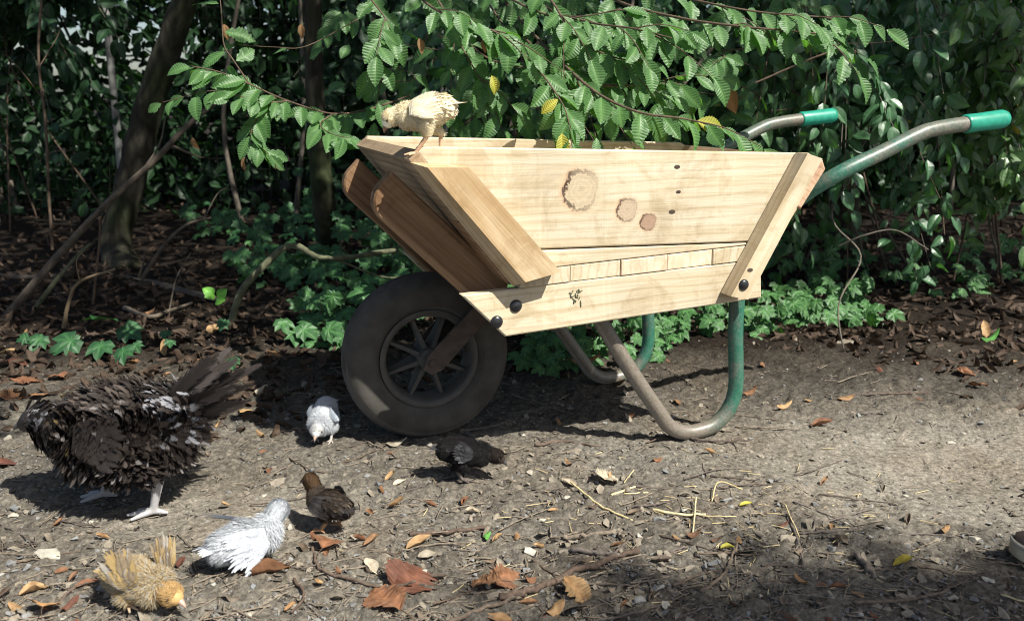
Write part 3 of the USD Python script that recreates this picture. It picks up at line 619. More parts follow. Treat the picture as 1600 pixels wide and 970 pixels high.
# ------------------------------------------------------------------ hornbeam boughs in the sun above the barrow
def hornbeam():
    g = np.random.default_rng(51)
    base = np.array([-.15, 3.95, -.05])
    t = thing('hornbeam', 'sunlit hornbeam branches with pleated green leaves hanging over the wheelbarrow', 'tree', base)
    P = catmull([(0, 0, 0), (.03, -.02, .6), (-.02, .02, 1.3), (.05, -.05, 1.9), (.1, -.1, 2.5)], 6)
    obj('trunk', tube(P, [.06, .045, .03], 10), bark, t, smooth=True)
    def relpx(pts): return px_curve(pts) - base
    L = Leaves()
    def dress(C, n, size,  droop=.7, face=.9, both=True, yellow=.007, g=g, fan=1.0):
        seg = np.linspace(.04, 1, n)
        idx = seg * (len(C) - 1)
        for k, q in enumerate(idx):
            i = min(int(q), len(C) - 2); p = C[i] + (C[i + 1] - C[i]) * (q - i); d = C[i + 1] - C[i]; d = d / np.linalg.norm(d)
            side = np.cross(d, [0, -.4, 1]); side /= np.linalg.norm(side); sg = 1 if k % 2 else -1
            tip = d * g.uniform(.35, .9) + side * sg * fan * g.uniform(.5, 1.0) + np.array([0, -.25, -droop]) * g.uniform(.5, 1.3) + rand_unit(g) * .25
            if k == n - 1: tip = d + [0, 0, -.3]
            nrm = np.array([.15, -face, .75]) + rand_unit(g) * .55
            R = frame(tip, nrm); sz = .9 * g.uniform(*size) * (.75 if q > .9 * len(C) else 1)
            L.add(H_SHAPES, int(g.integers(99)), R, p + R[:, 0] * .006, sz, leaf_yellow if g.random() < yellow else leaf_sun)
    mains = [
        ([(860, -60, 3.3), (960, 0, 2.7), (1060, 28, 2.5), (1160, 42, 2.42), (1250, 50, 2.4), (1300, 56, 2.4)], .0050, 19, (.085, .115)),
        ([(900, -70, 3.2), (1010, -20, 2.7), (1120, 8, 2.5), (1210, 22, 2.45), (1290, 28, 2.45), (1330, 40, 2.45)], .0040, 18, (.075, .105)),
        ([(780, -50, 3.2), (850, 10, 2.7), (920, 35, 2.5), (990, 45, 2.38), (1050, 60, 2.34)], .0045, 17, (.085, .110)),
        ([(760, -30, 3.2), (830, 50, 2.7), (890, 110, 2.42), (940, 150, 2.3), (1000, 176, 2.22), (1070, 186, 2.22), (1125, 200, 2.24)], .0050, 24, (.075, .105)),
        ([(740, -30, 3.1), (800, 60, 2.6), (850, 120, 2.36), (880, 165, 2.24), (890, 195, 2.2)], .0035, 14, (.070, .090)),
        ([(600, -60, 3.0), (660, 0, 2.6), (700, 25, 2.5), (750, 42, 2.45), (790, 52, 2.44)], .0042, 15, (.085, .115)),
        ([(640, -60, 3.0), (690, 10, 2.7), (720, 70, 2.56), (745, 115, 2.5), (760, 140, 2.48)], .0040, 15, (.080, .110)),
        ([(800, -60, 3.0), (860, 0, 2.6), (900, 60, 2.48), (960, 90, 2.42), (1010, 96, 2.40)], .0042, 18, (.080, .110)),
        ([(700, -50, 3.2), (780, -10, 2.75), (850, 22, 2.6), (910, 26, 2.56), (970, 14, 2.54)], .0042, 18, (.085, .110)),
        ([(540, -50, 3.0), (580, 0, 2.7), (605, 35, 2.6), (612, 70, 2.58)], .0036, 10, (.080, .110)),
        ([(820, 60, 2.6), (880, 120, 2.48), (960, 135, 2.40), (1040, 128, 2.4), (1080, 140, 2.4)], .0035, 16, (.075, .100)),
        ([(700, 30, 2.75), (760, 90, 2.65), (840, 105, 2.6), (900, 80, 2.58)], .0035, 14, (.08, .11)),
    ]
    for pts, r, n, size in mains:
        C = relpx(pts); obj('branch', tube(C, [r, r * .35], 6), twig_mat, t, smooth=True); dress(C, n, size)
        for j in range(3):   # side twigs
            i = int(g.integers(len(C) // 3, len(C) - 3)); d = C[min(i + 3, len(C) - 1)] - C[i]; d /= np.linalg.norm(d)
            e = d * g.uniform(.10, .16) + np.array([g.uniform(-.08, .08), g.uniform(-.10, .04), g.uniform(-.10, .03)])
            S = catmull([C[i], C[i] + e * .5 + [0, 0, .012], C[i] + e], 4)
            obj('twig', tube(S, [r * .45, .0009], 5), twig_mat, t, smooth=True); dress(S, 6, (size[0] * .75, size[1] * .9))
    # left spray, hanging free in front of the dark
    left = [([(640, 150, 2.9), (580, 170, 2.7), (520, 178, 2.6), (450, 158, 2.5), (390, 132, 2.45), (340, 112, 2.42), (300, 104, 2.4)], .0034, 34, (.070, .10)),
            ([(450, 158, 2.5), (420, 160, 2.46), (380, 152, 2.42), (330, 142, 2.4), (255, 160, 2.38)], .0022, 18, (.060, .085)),
            ([(430, 152, 2.48), (405, 180, 2.44), (392, 215, 2.42), (420, 240, 2.4)], .0020, 16, (.06, .085)),
            ([(520, 178, 2.6), (500, 195, 2.5), (520, 210, 2.45), (545, 216, 2.42)], .0022, 13, (.065, .09)),
            ([(390, 132, 2.45), (365, 95, 2.45), (350, 70, 2.46), (346, 20, 2.5), (340, -40, 2.6)], .0024, 6, (.075, .10)),
            ([(560, 30, 2.7), (480, 72, 2.6), (430, 74, 2.56), (370, 70, 2.5)], .0016, 3, (.055, .07))]
    for pts, r, n, size in left:
        C = relpx(pts); obj('branch', tube(C, [r, r * .4], 6), twig_mat, t, smooth=True); dress(C, n, size, droop=.6, yellow=0)
    # single leaves that catch the eye
    for px, py, Y, L_, tip, mat, k in ((768, 118, 2.4, .055, (.3, -.1, -.8), leaf_yellow, 2), (878, 208, 2.17, .065, (.05, -.1, -1), leaf_yellow, 4), (846, 178, 2.2, .055, (.5, -.2, .5), leaf_yellow, 1)):
        L.add(H_SHAPES, k, frame(tip, (.1, -1, .3)), at_depth(px, py, Y) - base, L_, mat)
    # shaded leaves further in
    for _ in range(44):
        px, py, Y = g.uniform(520, 1260), g.uniform(-20, 190), g.uniform(2.85, 3.6)
        if px < 640 and py > 110: continue
        C = catmull([at_depth(px, py, Y) - base, at_depth(px + g.uniform(-50, 50), py + g.uniform(0, 30), Y - .05) - base, at_depth(px + g.uniform(-90, 90), py + g.uniform(10, 70), Y - .1) - base], 4)
        dress(C, 8, (.075, .115), yellow=.01)
        if _ < 26: obj('twig', tube(C, [.0028, .001], 5), twig_mat, t, smooth=True)
    # papery dead leaf and seed tassels
    for _ in range(10):
        px, py, Y = [(1135, 130, 2.5), (300, 215, 2.4), (382, 246, 2.4), (430, 252, 2.4), (760, 58, 2.44), (655, 60, 2.5), (1000, 132, 2.4), (925, 125, 2.4), (350, 38, 2.5), (470, 38, 2.8)][_]
        L.add(O_SHAPES, _, frame((g.uniform(-.3, .3), -.1, -1), rand_unit(g) + [0, -1, 0]), at_depth(px, py, Y) - base, (.09 if _ == 0 else g.uniform(.03, .05)), leaf_dry)
    L.build(t, 300)
    K = Leaves()
    for x, y, z, a, b_, h in ((0.2, 3.95, 2.9, .7, .35, .3), (.9, 4.05, 2.9, .7, .35, .3)): clump(K, g, shade_over(x, y, z) - base, (a, b_, h), 1300, leaf_far)
    K.build(t, 0, 'crown')
hornbeam()

# ------------------------------------------------------------------ hedge shrubs at the right: arching stems with drooping leaves
def shrub(base, label, seed, spread, tips, size=(.050, .095), most=260, leaf=None):
    g = np.random.default_rng(seed); base = np.array(base, float)
    t = thing('hedge_shrub', label, 'shrub', base)
    L = Leaves(); stems = []
    for q_, (px, py, Y) in enumerate(tips):
        e = at_depth(px, py, Y) - base
        hi = max(e[2] + g.uniform(.1, .45), .5)
        top = np.array([e[0] * .6 + g.normal(0, .1), e[1] * .55 + g.normal(0, .06), hi])
        C = catmull([(e[0] * .35 + g.normal(0, .2), g.normal(0, .15), 0), top * [.35, .3, .62], top, top * .45 + e * .55 + [0, 0, .05], e], 7)
        if q_ >= 5:   # the rest branch off the first stems, from the one that passes nearest
            best = min(((np.linalg.norm(c[k] - top), c[k]) for c in stems[:5] for k in range(len(c) // 3, len(c) * 3 // 4)), key=lambda r: r[0])[1]
            m_ = best * .5 + e * .5 + [0, 0, .10 + .12 * np.linalg.norm(e - best)]
            C = catmull([best, best * .75 + m_ * .25 + [0, 0, .05], m_, e], 7)
        stems.append(C)
        obj('stem', tube(C, [.0055, .0035, .0012], 5), stem_mat if g.random() < .6 else twig_mat, t, smooth=True)
        n = int(np.linalg.norm(np.diff(C, axis=0), axis=1).sum() / .040)
        for k, q in enumerate(np.linspace(.30 if q_ < 5 else .08, 1, n) * (len(C) - 1)):
            i = min(int(q), len(C) - 2); p = C[i] + (C[i + 1] - C[i]) * (q - i)
            for sd in (1, -1):
                off = np.array([sd * .5, -.35, 0]) * g.uniform(.4, 1.2) + rand_unit(g) * .3
                tip = off * .9 + rand_unit(g) * .35 + [0, 0, -1.0 * g.uniform(.2, 1.2)]
                R = frame(tip, np.array([.2 * sd, -.9, .5]) + rand_unit(g) * .8)
                L.add(O_SHAPES, int(g.integers(99)), R, p + off * .03, g.uniform(*size), leaf_yellow if g.random() < .006 and not leaf else (leaf or leaf_shrub))
    L.build(t, most)
    return t
g = np.random.default_rng(61)
def tips(n, x0, x1, y0, y1, Y0, Y1, g): return [(g.uniform(x0, x1), g.uniform(y0, y1), g.uniform(Y0, Y1)) for _ in range(n)]
shrub((2.1, 4.0, 0), 'dark drooping hedge shrub at the right edge above the path', 62, 1, tips(34, 1430, 1690, 40, 400, 3.0, 3.9, g) + tips(8, 1400, 1640, -40, 90, 3.3, 4.0, g))
shrub((1.45, 4.05, 0), 'drooping hedge shrub behind the grip of the near handle', 63, 1, tips(36, 1250, 1500, 60, 470, 2.9, 3.8, g) + tips(8, 1240, 1480, -40, 90, 3.3, 4.0, g))
shrub((.9, 4.1, 0), 'drooping hedge shrub behind the grip of the far handle', 64, 1, tips(30, 1100, 1320, 60, 430, 3.0, 3.8, g) + tips(8, 1060, 1300, -40, 90, 3.3, 4.0, g))
shrub((.1, 4.3, 0), 'dark leafy shrub behind the box of the wheelbarrow', 65, 1, tips(20, 620, 1060, 40, 260, 3.4, 4.0, g), most=150)
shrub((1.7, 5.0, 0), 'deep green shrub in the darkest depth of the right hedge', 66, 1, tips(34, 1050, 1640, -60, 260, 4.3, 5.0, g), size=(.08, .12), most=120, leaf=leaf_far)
shrub((-.35, 5.0, 0), 'dim shrub deep in the shade behind the chick on the barrow', 67, 1, tips(20, 420, 900, -40, 240, 4.4, 5.0, g), size=(.08, .12), most=120, leaf=leaf_far)
shrub((-3.0, 5.2, 0), 'dim shrub in the shade at the far left edge', 68, 1, tips(16, -60, 200, -40, 260, 4.4, 5.2, g), size=(.08, .12), most=100, leaf=leaf_far)

# ------------------------------------------------------------------ ivy
def ivy(label, spots, seed, size=(.05, .085), most=300, runners=True):
    """spots: (x, y, radius x, radius y, number, height) of mats of leaves on the ground or climbing."""
    g = np.random.default_rng(seed)
    b = np.array([spots[0][0], spots[0][1], float(ground_z(spots[0][0], spots[0][1]))])
    t = thing('ivy', label, 'ivy', b); L = Leaves(); rn = []
    for x, y, rx, ry, n, h in spots:
        for _ in range(n):
            a, r = g.uniform(0, 2 * math.pi), math.sqrt(g.random()); X, Y = x + rx * r * math.cos(a), y + ry * r * math.sin(a)
            Z = float(ground_z(X, Y)) + .02 + h * g.random() ** 1.3
            p = np.array([X, Y, Z]); tip = np.array([g.normal(0, .6), -.6 + g.normal(0, .4), -.45 + g.normal(0, .3)])
            L.add(I_SHAPES, int(g.integers(99)), frame(tip, np.array([g.normal(0, .35), -.75, .8 + g.normal(0, .3)])), p - b, g.uniform(*size), leaf_ivy)
            if runners and g.random() < .35: rn.append(tube(catmull([(X + g.normal(0, .05), Y + .08, float(ground_z(X, Y)) + .004), (X, Y + .03, Z * .5), (X, Y, Z)] - b, 3), .0014, 4, cap=False))
    if rn: obj('runner', join(rn), twig_mat, t, smooth=True, kind='stuff')
    L.build(t, most)
def S(px, py, rx, ry, n, h): q = gnd(px, py); return (q[0], q[1], rx, ry, n, h)
ivy('ivy with large lobed leaves growing along the ground behind the wheel', [S(560, 500, .22, .25, 70, .14), S(500, 540, .14, .10, 22, .08), S(460, 440, .25, .3, 90, .12), S(600, 440, .2, .4, 90, .28), S(420, 385, .4, .4, 90, .15), S(560, 370, .35, .4, 90, .35)], 71, (.06, .10))
ivy('lit green ivy leaves on the ground under the box of the wheelbarrow', [S(860, 570, .12, .12, 50, .08), S(960, 545, .22, .2, 80, .12), S(1080, 510, .25, .22, 80, .12), S(820, 500, .15, .3, 60, .15), S(1050, 440, .4, .4, 80, .2)], 72, (.045, .075))
ivy('ivy spreading over the ground behind the green right leg', [S(1200, 500, .25, .22, 75, .10), S(1290, 480, .2, .2, 60, .12), S(1230, 430, .35, .3, 90, .22), S(1340, 500, .12, .10, 20, .06), S(1420, 450, .35, .25, 45, .10), S(1560, 430, .3, .3, 36, .12)], 73, (.05, .08))
ivy('cluster of large dark ivy leaves on the ground behind the hen', [], 74) if False else None
def ivy_front():
    b = gnd(150, 540); t = thing('ivy', 'cluster of large dark ivy leaves on the ground behind the hen', 'ivy', b); g = np.random.default_rng(75)
    L = Leaves()
    for px, py, s, tip in ((135, 528, .12, (-.7, -.5, -.35)), (170, 505, .13, (.05, -.6, .25)), (190, 512, .11, (.8, -.5, -.3)), (165, 535, .10, (.1, -.8, -.4)), (72, 525, .085, (-.1, -.7, -.4)), (52, 530, .05, (-.8, -.3, -.3)), (210, 540, .055, (.5, -.5, -.4)), (196, 545, .08, (.2, -.7, -.5)), (262, 520, .05, (.1, -.6, -.3)), (268, 535, .045, (.2, -.6, -.3)), (5, 528, .05, (-.5, -.5, -.3)), (365, 565, .055, (.2, -.7, -.4)), (355, 500, .06, (-.2, -.6, -.6))):
        L.add(I_SHAPES, int(g.integers(99)), frame(tip, (g.normal(0, .2), -.8, .9)), gnd(px, py + 22) + [0, 0, .06] - b, s, leaf_ivy)
    L.build(t, 300)
ivy_front()
seedling_mat = leafmat('seedling_leaf', (.14, .36, .05), (.17, .42, .07), .35, .5, .4)
def seedling():
    b = gnd(335, 505); t = thing('seedling', 'small bright green seedling with round leaves beside the mossy bent branch', 'seedling', b)
    obj('stem', tube(catmull([(0, 0, 0), (.005, 0, .04), (0, -.01, .075)], 4), .0014, 5), twig_mat, t, smooth=True)
    for px, py, s, tip in ((334, 462, .05, (-.6, -.3, .7)), (336, 462, .045, (-.3, -.6, .2)), (340, 466, .055, (.6, -.4, .6)), (338, 468, .05, (.5, -.6, .1))):
        v, f, c = O_SHAPES[3]; R = frame(tip, (0, -1, .5)); p = at_depth(px, py, b[1]) - b
        obj('leaf', ((v * [1, 1.5, 1]) * s, f), seedling_mat, t, tint=c, mtx=m44(R, p))
seedling()

# ------------------------------------------------------------------ dead branches and the wire fence
def deadwood(name, label, cat, pts, r, mat, seed, sides=7, subs=0):
    g = np.random.default_rng(seed)
    C = catmull([at_depth(*p) if len(p) == 3 else gnd(*p) + [0, 0, .012] for p in pts], 7); b = C[0].copy(); C = C - b
    t = thing(name, label, cat, b)
    v, f = tube(C, r, sides); v = v + (meshkit.noise(v * 60, seed)[:, None] - .5) * r[0] * .5
    obj('stem', (v, f), mat, t, smooth=True)
    for _ in range(subs):
        i = int(g.integers(len(C) // 4, len(C) - 2)); d = rand_unit(g) * .2 + (C[i + 1] - C[i]) / np.linalg.norm(C[i + 1] - C[i]) * .15
        obj('twig', tube(catmull([C[i], C[i] + d * .5 + rand_unit(g) * .02, C[i] + d * g.uniform(.6, 1.4)], 4), [r[0] * .35, r[0] * .12], 5), mat, t, smooth=True)
branch_bark = simple('branch_bark', (.085, .066, .048), rough=.9, var=.45, scale=30, bump=.5)
moss_bark = simple('mossy_branch_bark', (.085, .088, .050), rough=.95, var=.5, scale=45, bump=.7)
deadwood('dead_branch', 'long bare dead branch leaning diagonally in front of the leaning trunk', 'branch', [(12, 492, 3.3), (90, 400, 3.3), (170, 315, 3.32), (240, 252, 3.35), (300, 190, 3.4), (390, 120, 3.6)], [.016, .012, .009], branch_bark, 81, subs=3)
deadwood('dead_branch', 'mossy dead branch bent in an arch in front of the ivy', 'branch', [(362, 500, 2.75), (378, 455, 2.76), (408, 420, 2.78), (452, 384, 2.8), (500, 402, 2.8), (545, 402, 2.82), (622, 390, 2.9)], [.0125, .0105, .008], moss_bark, 82, subs=1)
deadwood('dead_branch', 'grey branch lying flat across the litter at the left', 'branch', [(-30, 436), (90, 440), (200, 442), (300, 462), (345, 474)], [.017, .018, .012], branch_bark, 83, subs=4)
deadwood('dead_branch', 'pale broken forked stick standing in the litter at the left', 'branch', [(100, 512, 3.05), (108, 470, 3.05), (125, 440, 3.06), (180, 420, 3.1)], [.008, .006, .004], simple('pale_stick', (.17, .12, .07), rough=.9, var=.3, scale=40), 84, subs=1)
deadwood('dead_branch', 'short leaning stick with lichen left of the leaning trunk', 'branch', [(55, 480, 3.3), (90, 435, 3.3), (120, 400, 3.32), (142, 380, 3.34)], [.010, .008, .006], moss_bark, 85)
deadwood('dead_branch', 'curved thin branch between the leaning trunk and the ivy', 'branch', [(222, 435, 3.7), (255, 385, 3.7), (290, 352, 3.72), (330, 340, 3.75)], [.009, .007, .004], branch_bark, 86, subs=1)
deadwood('dead_branch', 'low twisted root like branch left of the ivy', 'branch', [(195, 485), (235, 500), (265, 490), (300, 478)], [.010, .008, .005], branch_bark, 87, subs=1)
deadwood('dead_branch', 'upright thin reddish stem left of the leaning trunk', 'branch', [(82, 390, 3.9), (76, 300, 3.9), (72, 200, 3.92), (60, 90, 3.95), (66, -20, 4.0)], [.007, .006, .005], twig_mat, 88, subs=5)
deadwood('dead_branch', 'thin upright twig in front of the base of the leaning trunk', 'branch', [(145, 475, 3.2), (150, 430, 3.2), (155, 380, 3.2), (156, 340, 3.2)], [.005, .004, .003], twig_mat, 89, subs=1)
deadwood('bramble_stem', 'long thin grey bramble stem hanging in the hedge between the two handles', 'stem', [(1330, 600, 2.75), (1310, 480, 2.9), (1345, 400, 3.0), (1300, 330, 3.1), (1380, 200, 3.15), (1360, 60, 3.2)], [.003, .003, .002], stem_mat, 90)
deadwood('bramble_stem', 'reddish bramble stem arching in the upper right hedge', 'stem', [(1180, 130, 2.9), (1260, 95, 2.9), (1300, 78, 2.9), (1345, 40, 2.95)], [.003, .003, .002], twig_mat, 91, subs=2)
deadwood('bramble_stem', 'thin pale stem bowing over the ivy right of the box', 'stem', [(1310, 385, 2.95), (1350, 368, 2.9), (1400, 360, 2.9), (1450, 390, 2.92)], [.0028, .0025, .002], stem_mat, 92)
wire_mat = simple('galvanised_wire', (.05, .052, .05), rough=.7, metallic=.3, var=.15)
def fence():
    b = np.array([-4.2, 5.3, 0]); t = thing('wire_fence', 'thin wire mesh fence behind the leaning trunk', 'fence', b)
    obj('wire', join([tube([(0, 0, z), (3.8, .0, z)], .0004, 3) for z in np.arange(.1, 1.75, .06)] + [tube([(x, .003, .05), (x, .003, 1.75)], .0004, 3) for x in np.arange(.03, 3.8, .05)]), wire_mat, t, kind='stuff')
    for x in (0, 1.9, 3.8): obj('post', tube([(x, .03, 0), (x, .03, .9), (x, .03, 1.85)], .022, 8), simple('grey_fence_post', (.2, .2, .19), rough=.7), t, smooth=50)
fence()
# ------------------------------------------------------------------ what lies on the ground
def gz(x, y): return float(ground_z(x, y))
def on(px, py): q = gnd(px, py); return np.array([q[0], q[1], gz(q[0], q[1])])
def to_px(p):
    p = np.asarray(p, float) - [0, 0, CAM_H]; c, s = math.cos(CAM_T), math.sin(CAM_T)
    d = p[..., 1] * c - p[..., 2] * s
    return 800 + CAM_F * p[..., 0] / d, 485 - CAM_F * (p[..., 1] * s + p[..., 2] * c) / d

stone_mat = M('slate_grey_stone', {'o': ('object_info', {}), 'g': ('geometry', {}), 'ad': ('math', {'math_type': 'add'}), 'fr': ('math', {'math_type': 'fraction'}), 'n': ('noise_texture', {'scale': 120.0, 'detail': 4}),
    'r': ('rgb_ramp', {'ramp': [(0, (.09, .088, .084)), (.3, (.20, .195, .185)), (.55, (.15, .155, .158)), (.8, (.32, .31, .27)), (.92, (.42, .40, .34)), (1, (.20, .16, .12))]}), 'r2': ('rgb_ramp', {'ramp': [(.3, (.7,) * 3), (.7, (1.2,) * 3)]}),
    'x': ('mix', {'mix_type': 'multiply', 'fac': 1.0}), 'b': ('bump', {'strength': .4, 'distance': .002}), 'p': ('principled_bsdf', {'roughness': .85, 'specular_ior_level': .25})},
    [('o.random', 'ad.value1'), ('g.random_per_island', 'ad.value2'), ('ad.value', 'fr.value1'), ('fr.value', 'r.fac'), ('g.position', 'n.vector'), ('n.fac', 'r2.fac'), ('r.color', 'x.color1'), ('r2.color', 'x.color2'), ('x.color', 'p.base_color'), ('n.fac', 'b.height'), ('b.normal', 'p.normal')])
crumb_mat = M('soil_crumb', {'g': ('geometry', {}), 'r': ('rgb_ramp', {'ramp': [(0, (.065, .055, .045)), (.35, (.14, .125, .103)), (.6, (.20, .182, .155)), (.8, (.30, .28, .245)), (.93, (.40, .375, .32)), (1, (.24, .13, .07))]}), 'p': ('principled_bsdf', {'roughness': .95, 'specular_ior_level': .12})},
    [('g.random_per_island', 'r.fac'), ('r.color', 'p.base_color')])
def debris_mat(name, cols, trans=.12, rough=.75):
    return M(name, {'o': ('object_info', {}), 'g': ('geometry', {}), 'a': ('attribute', {'attribute': 'tint'}), 'ad': ('math', {'math_type': 'add'}), 'fr': ('math', {'math_type': 'fraction'}), 'n': ('noise_texture', {'scale': 90.0, 'detail': 4}),
        'r': ('rgb_ramp', {'ramp': [(i / (len(cols) - 1), c) for i, c in enumerate(cols)]}), 'r2': ('rgb_ramp', {'ramp': [(.3, (.6, .55, .5)), (.6, (1.1, 1.1, 1.1))]}),
        'x': ('mix', {'mix_type': 'multiply', 'fac': .8}), 'y': ('mix', {'mix_type': 'multiply', 'fac': 1.0}), 't': ('translucent_bsdf', {}), 'p': ('principled_bsdf', {'roughness': rough, 'specular_ior_level': .3}), 'm': ('mix_closure', {'fac': trans})},
        [('o.random', 'ad.value1'), ('g.random_per_island', 'ad.value2'), ('ad.value', 'fr.value1'), ('fr.value', 'r.fac'), ('g.position', 'n.vector'), ('n.fac', 'r2.fac'), ('r.color', 'x.color1'), ('r2.color', 'x.color2'), ('x.color', 'y.color1'), ('a.color', 'y.color2'),
         ('y.color', 'p.base_color'), ('y.color', 't.color'), ('p.BSDF', 'm.closure1'), ('t.BSDF', 'm.closure2')], surface='m.closure')
rust_leaf = debris_mat('rust_brown_leaf', [(.24, .125, .062), (.185, .085, .048), (.30, .18, .09)])
red_leaf = debris_mat('dark_red_leaf', [(.105, .042, .030), (.15, .065, .04)])
tan_leaf = debris_mat('tan_leaf', [(.36, .21, .10), (.42, .28, .14), (.30, .17, .08)])
pale_leaf = debris_mat('pale_dry_leaf', [(.46, .40, .30), (.52, .46, .36), (.40, .33, .23)])
yellow_leaf = debris_mat('yellow_fallen_leaf', [(.45, .36, .06), (.36, .38, .06)])
green_leaf = debris_mat('green_fallen_leaf', [(.08, .26, .05), (.11, .30, .06)])
mixed_leaf = debris_mat('mixed_leaf_litter', [(.17, .125, .085), (.12, .09, .065), (.24, .195, .145), (.075, .056, .042), (.21, .105, .055), (.15, .13, .105), (.32, .28, .215), (.10, .078, .06)])
straw_mat = debris_mat('pale_straw', [(.56, .46, .24), (.62, .54, .33)])
dead_twig = M('dead_twig', {'o': ('object_info', {}), 'g': ('geometry', {}), 'ad': ('math', {'math_type': 'add'}), 'fr': ('math', {'math_type': 'fraction'}), 'n': ('noise_texture', {'scale': 140.0, 'detail': 4}), 'r': ('rgb_ramp', {'ramp': [(0, (.075, .055, .042)), (.35, (.14, .12, .105)), (.65, (.10, .068, .05)), (1, (.20, .165, .125))]}),
    'r2': ('rgb_ramp', {'ramp': [(.3, (.6,) * 3), (.7, (1.25,) * 3)]}), 'x': ('mix', {'mix_type': 'multiply', 'fac': 1.0}), 'b': ('bump', {'strength': .5, 'distance': .002}), 'p': ('principled_bsdf', {'roughness': .85, 'specular_ior_level': .2})},
    [('o.random', 'ad.value1'), ('g.random_per_island', 'ad.value2'), ('ad.value', 'fr.value1'), ('fr.value', 'r.fac'), ('g.position', 'n.vector'), ('n.fac', 'r2.fac'), ('r.color', 'x.color1'), ('r2.color', 'x.color2'), ('x.color', 'p.base_color'), ('n.fac', 'b.height'), ('b.normal', 'p.normal')])

def shard(g, flat=.45):
    p = g.normal(0, 1, (9, 3)); p /= np.linalg.norm(p, axis=1, keepdims=True); p *= g.uniform(.7, 1.05, (9, 1)) * [1, g.uniform(.55, .9), flat]
    return arr(trimesh.convex.convex_hull(p * .5))
def crisp_leaf(g, kind=0):
    """A curled dry leaf, strongly cupped or rolled."""
    n, m = 7, 5
    t = np.linspace(0, 1, n); s = np.linspace(-1, 1, m)
    T_, S_ = np.meshgrid(t, s, indexing='ij')
    wid = np.sin(np.pi * T_ ** .8) ** .75 * g.uniform(.24, .34); wid[0] = .02
    cup = g.uniform(.8, 2.6) * g.choice([1, 1, -1]); roll = g.uniform(-.6, 1.6)
    a = cup * S_ * wid / .3
    y = wid * np.where(np.abs(cup) > .01, np.sin(a) / np.where(np.abs(a) < 1e-6, 1, a) * S_, S_); z = wid * np.abs(S_) * np.abs(np.sin(a * .6)) * np.sign(cup)
    b = roll * T_; x = np.where(abs(roll) > .01, np.sin(b) / max(abs(roll), .01) * np.sign(roll), T_); z = z + (1 - np.cos(b)) / max(abs(roll), .01) * .8
    v = np.stack([x - .5, y, z], -1) + (meshkit.noise(np.stack([T_ * 4, S_ * 2.5, 0 * T_ + g.uniform(0, 99)], -1), int(g.integers(999)))[..., None] - .5) * [.05, .06, .16]
    v[..., 1] += g.normal(0, .012, v.shape[:2]) * (np.abs(S_) > .9)
    v = v.reshape(-1, 3); v[:, 2] -= np.percentile(v[:, 2], 12)
    i, j = np.meshgrid(np.arange(n - 1), np.arange(m - 1), indexing='ij')
    q = np.stack([i * m + j, (i + 1) * m + j, (i + 1) * m + j + 1, i * m + j + 1], -1).reshape(-1, 4)
    f = np.vstack([q[:, [0, 1, 2]], q[:, [0, 2, 3]]])
    tint = np.ones((len(v), 3)) * np.where(np.abs(S_.reshape(-1, 1)) < .1, .75, 1.0) * g.uniform(.85, 1.1, (len(v), 1))
    return v, f, tint
def twiglet(g, n=5, bend=.12):
    P = np.stack([np.linspace(-.5, .5, n), np.cumsum(g.normal(0, bend, n)) * .25, np.abs(np.cumsum(g.normal(0, bend, n))) * .10], -1)
    return P
g = np.random.default_rng(101)
SHARDS = [shard(g, g.uniform(.3, .7)) for _ in range(30)]
CRISPS = [crisp_leaf(g) for _ in range(24)]
bits = []
for _ in range(14):   # bark and leaf scraps
    v = np.array([(-.5, -.22, 0), (-.1, -.34, .06), (.45, -.2, .02), (.5, .15, .10), (.05, .30, .04), (-.45, .2, .08)]) * g.uniform(.7, 1.2, (6, 3)); v[:, 2] += .10 * np.abs(v[:, 1])
    bits.append((v, np.array([(0, 1, 4), (0, 4, 5), (1, 2, 3), (1, 3, 4)])))

def scatter(shapes, P, size, g, tilt=.35, sink=.25):
    out = []
    for p, s in zip(P, size):
        v, f = shapes[int(g.integers(len(shapes)))][:2]
        R = rot([0, 0, 1], g.uniform(0, 6.28)) @ rot([1, 0, 0], g.normal(0, tilt)) @ rot([0, 1, 0], g.normal(0, tilt))
        w = (v * s) @ R.T; w[:, 2] -= w[:, 2].min() + sink * np.ptp(w[:, 2]); out.append((w + p, f))
    return join(out)
def field(n, g, y0=1.12, y1=3.1, keep=lambda x, y: 1.0, power=2.2):
    """Points on the ground inside the frame, denser towards the camera."""
    P = []
    while len(P) < n:
        y = 1 / g.uniform(1 / y1 ** power, 1 / y0 ** power) ** (1 / power); x = g.uniform(-.64, .64) * y * 1.02
        if g.random() < keep(x, y): P.append((x, y, gz(x, y)))
    return np.array(P)
open_soil = lambda x, y: 1 - .93 * float(smoothness(x, y))
tag(obj('gravel', scatter(SHARDS, field(10500, g, keep=open_soil), g.lognormal(math.log(.0062), .45, 10500), g), stone_mat), 'grey gravel and slate chips scattered over the soil', 'gravel', kind='stuff')
P = field(15000, g, keep=lambda x, y: 1 - .55 * float(smoothness(x, y)))
tag(obj('soil_crumbs', scatter(SHARDS, P, g.lognormal(math.log(.0050), .45, len(P)), g), crumb_mat), 'loose crumbs of soil and bark on the path', 'soil', kind='stuff')
def keep_bits(x, y): return open_soil(x, y) * (.35 + .65 * math.exp(-((x + .1) / .9) ** 2))
P = field(5600, g, keep=keep_bits, y1=3.6); v, f = scatter(bits, P, g.lognormal(math.log(.0095), .5, len(P)), g, .35, .15)
tag(obj('leaf_scraps', (v, f), mixed_leaf, tint=np.ones((len(v), 3))), 'scraps of brown leaf and bark scattered over the path', 'litter', kind='stuff')
tw = []
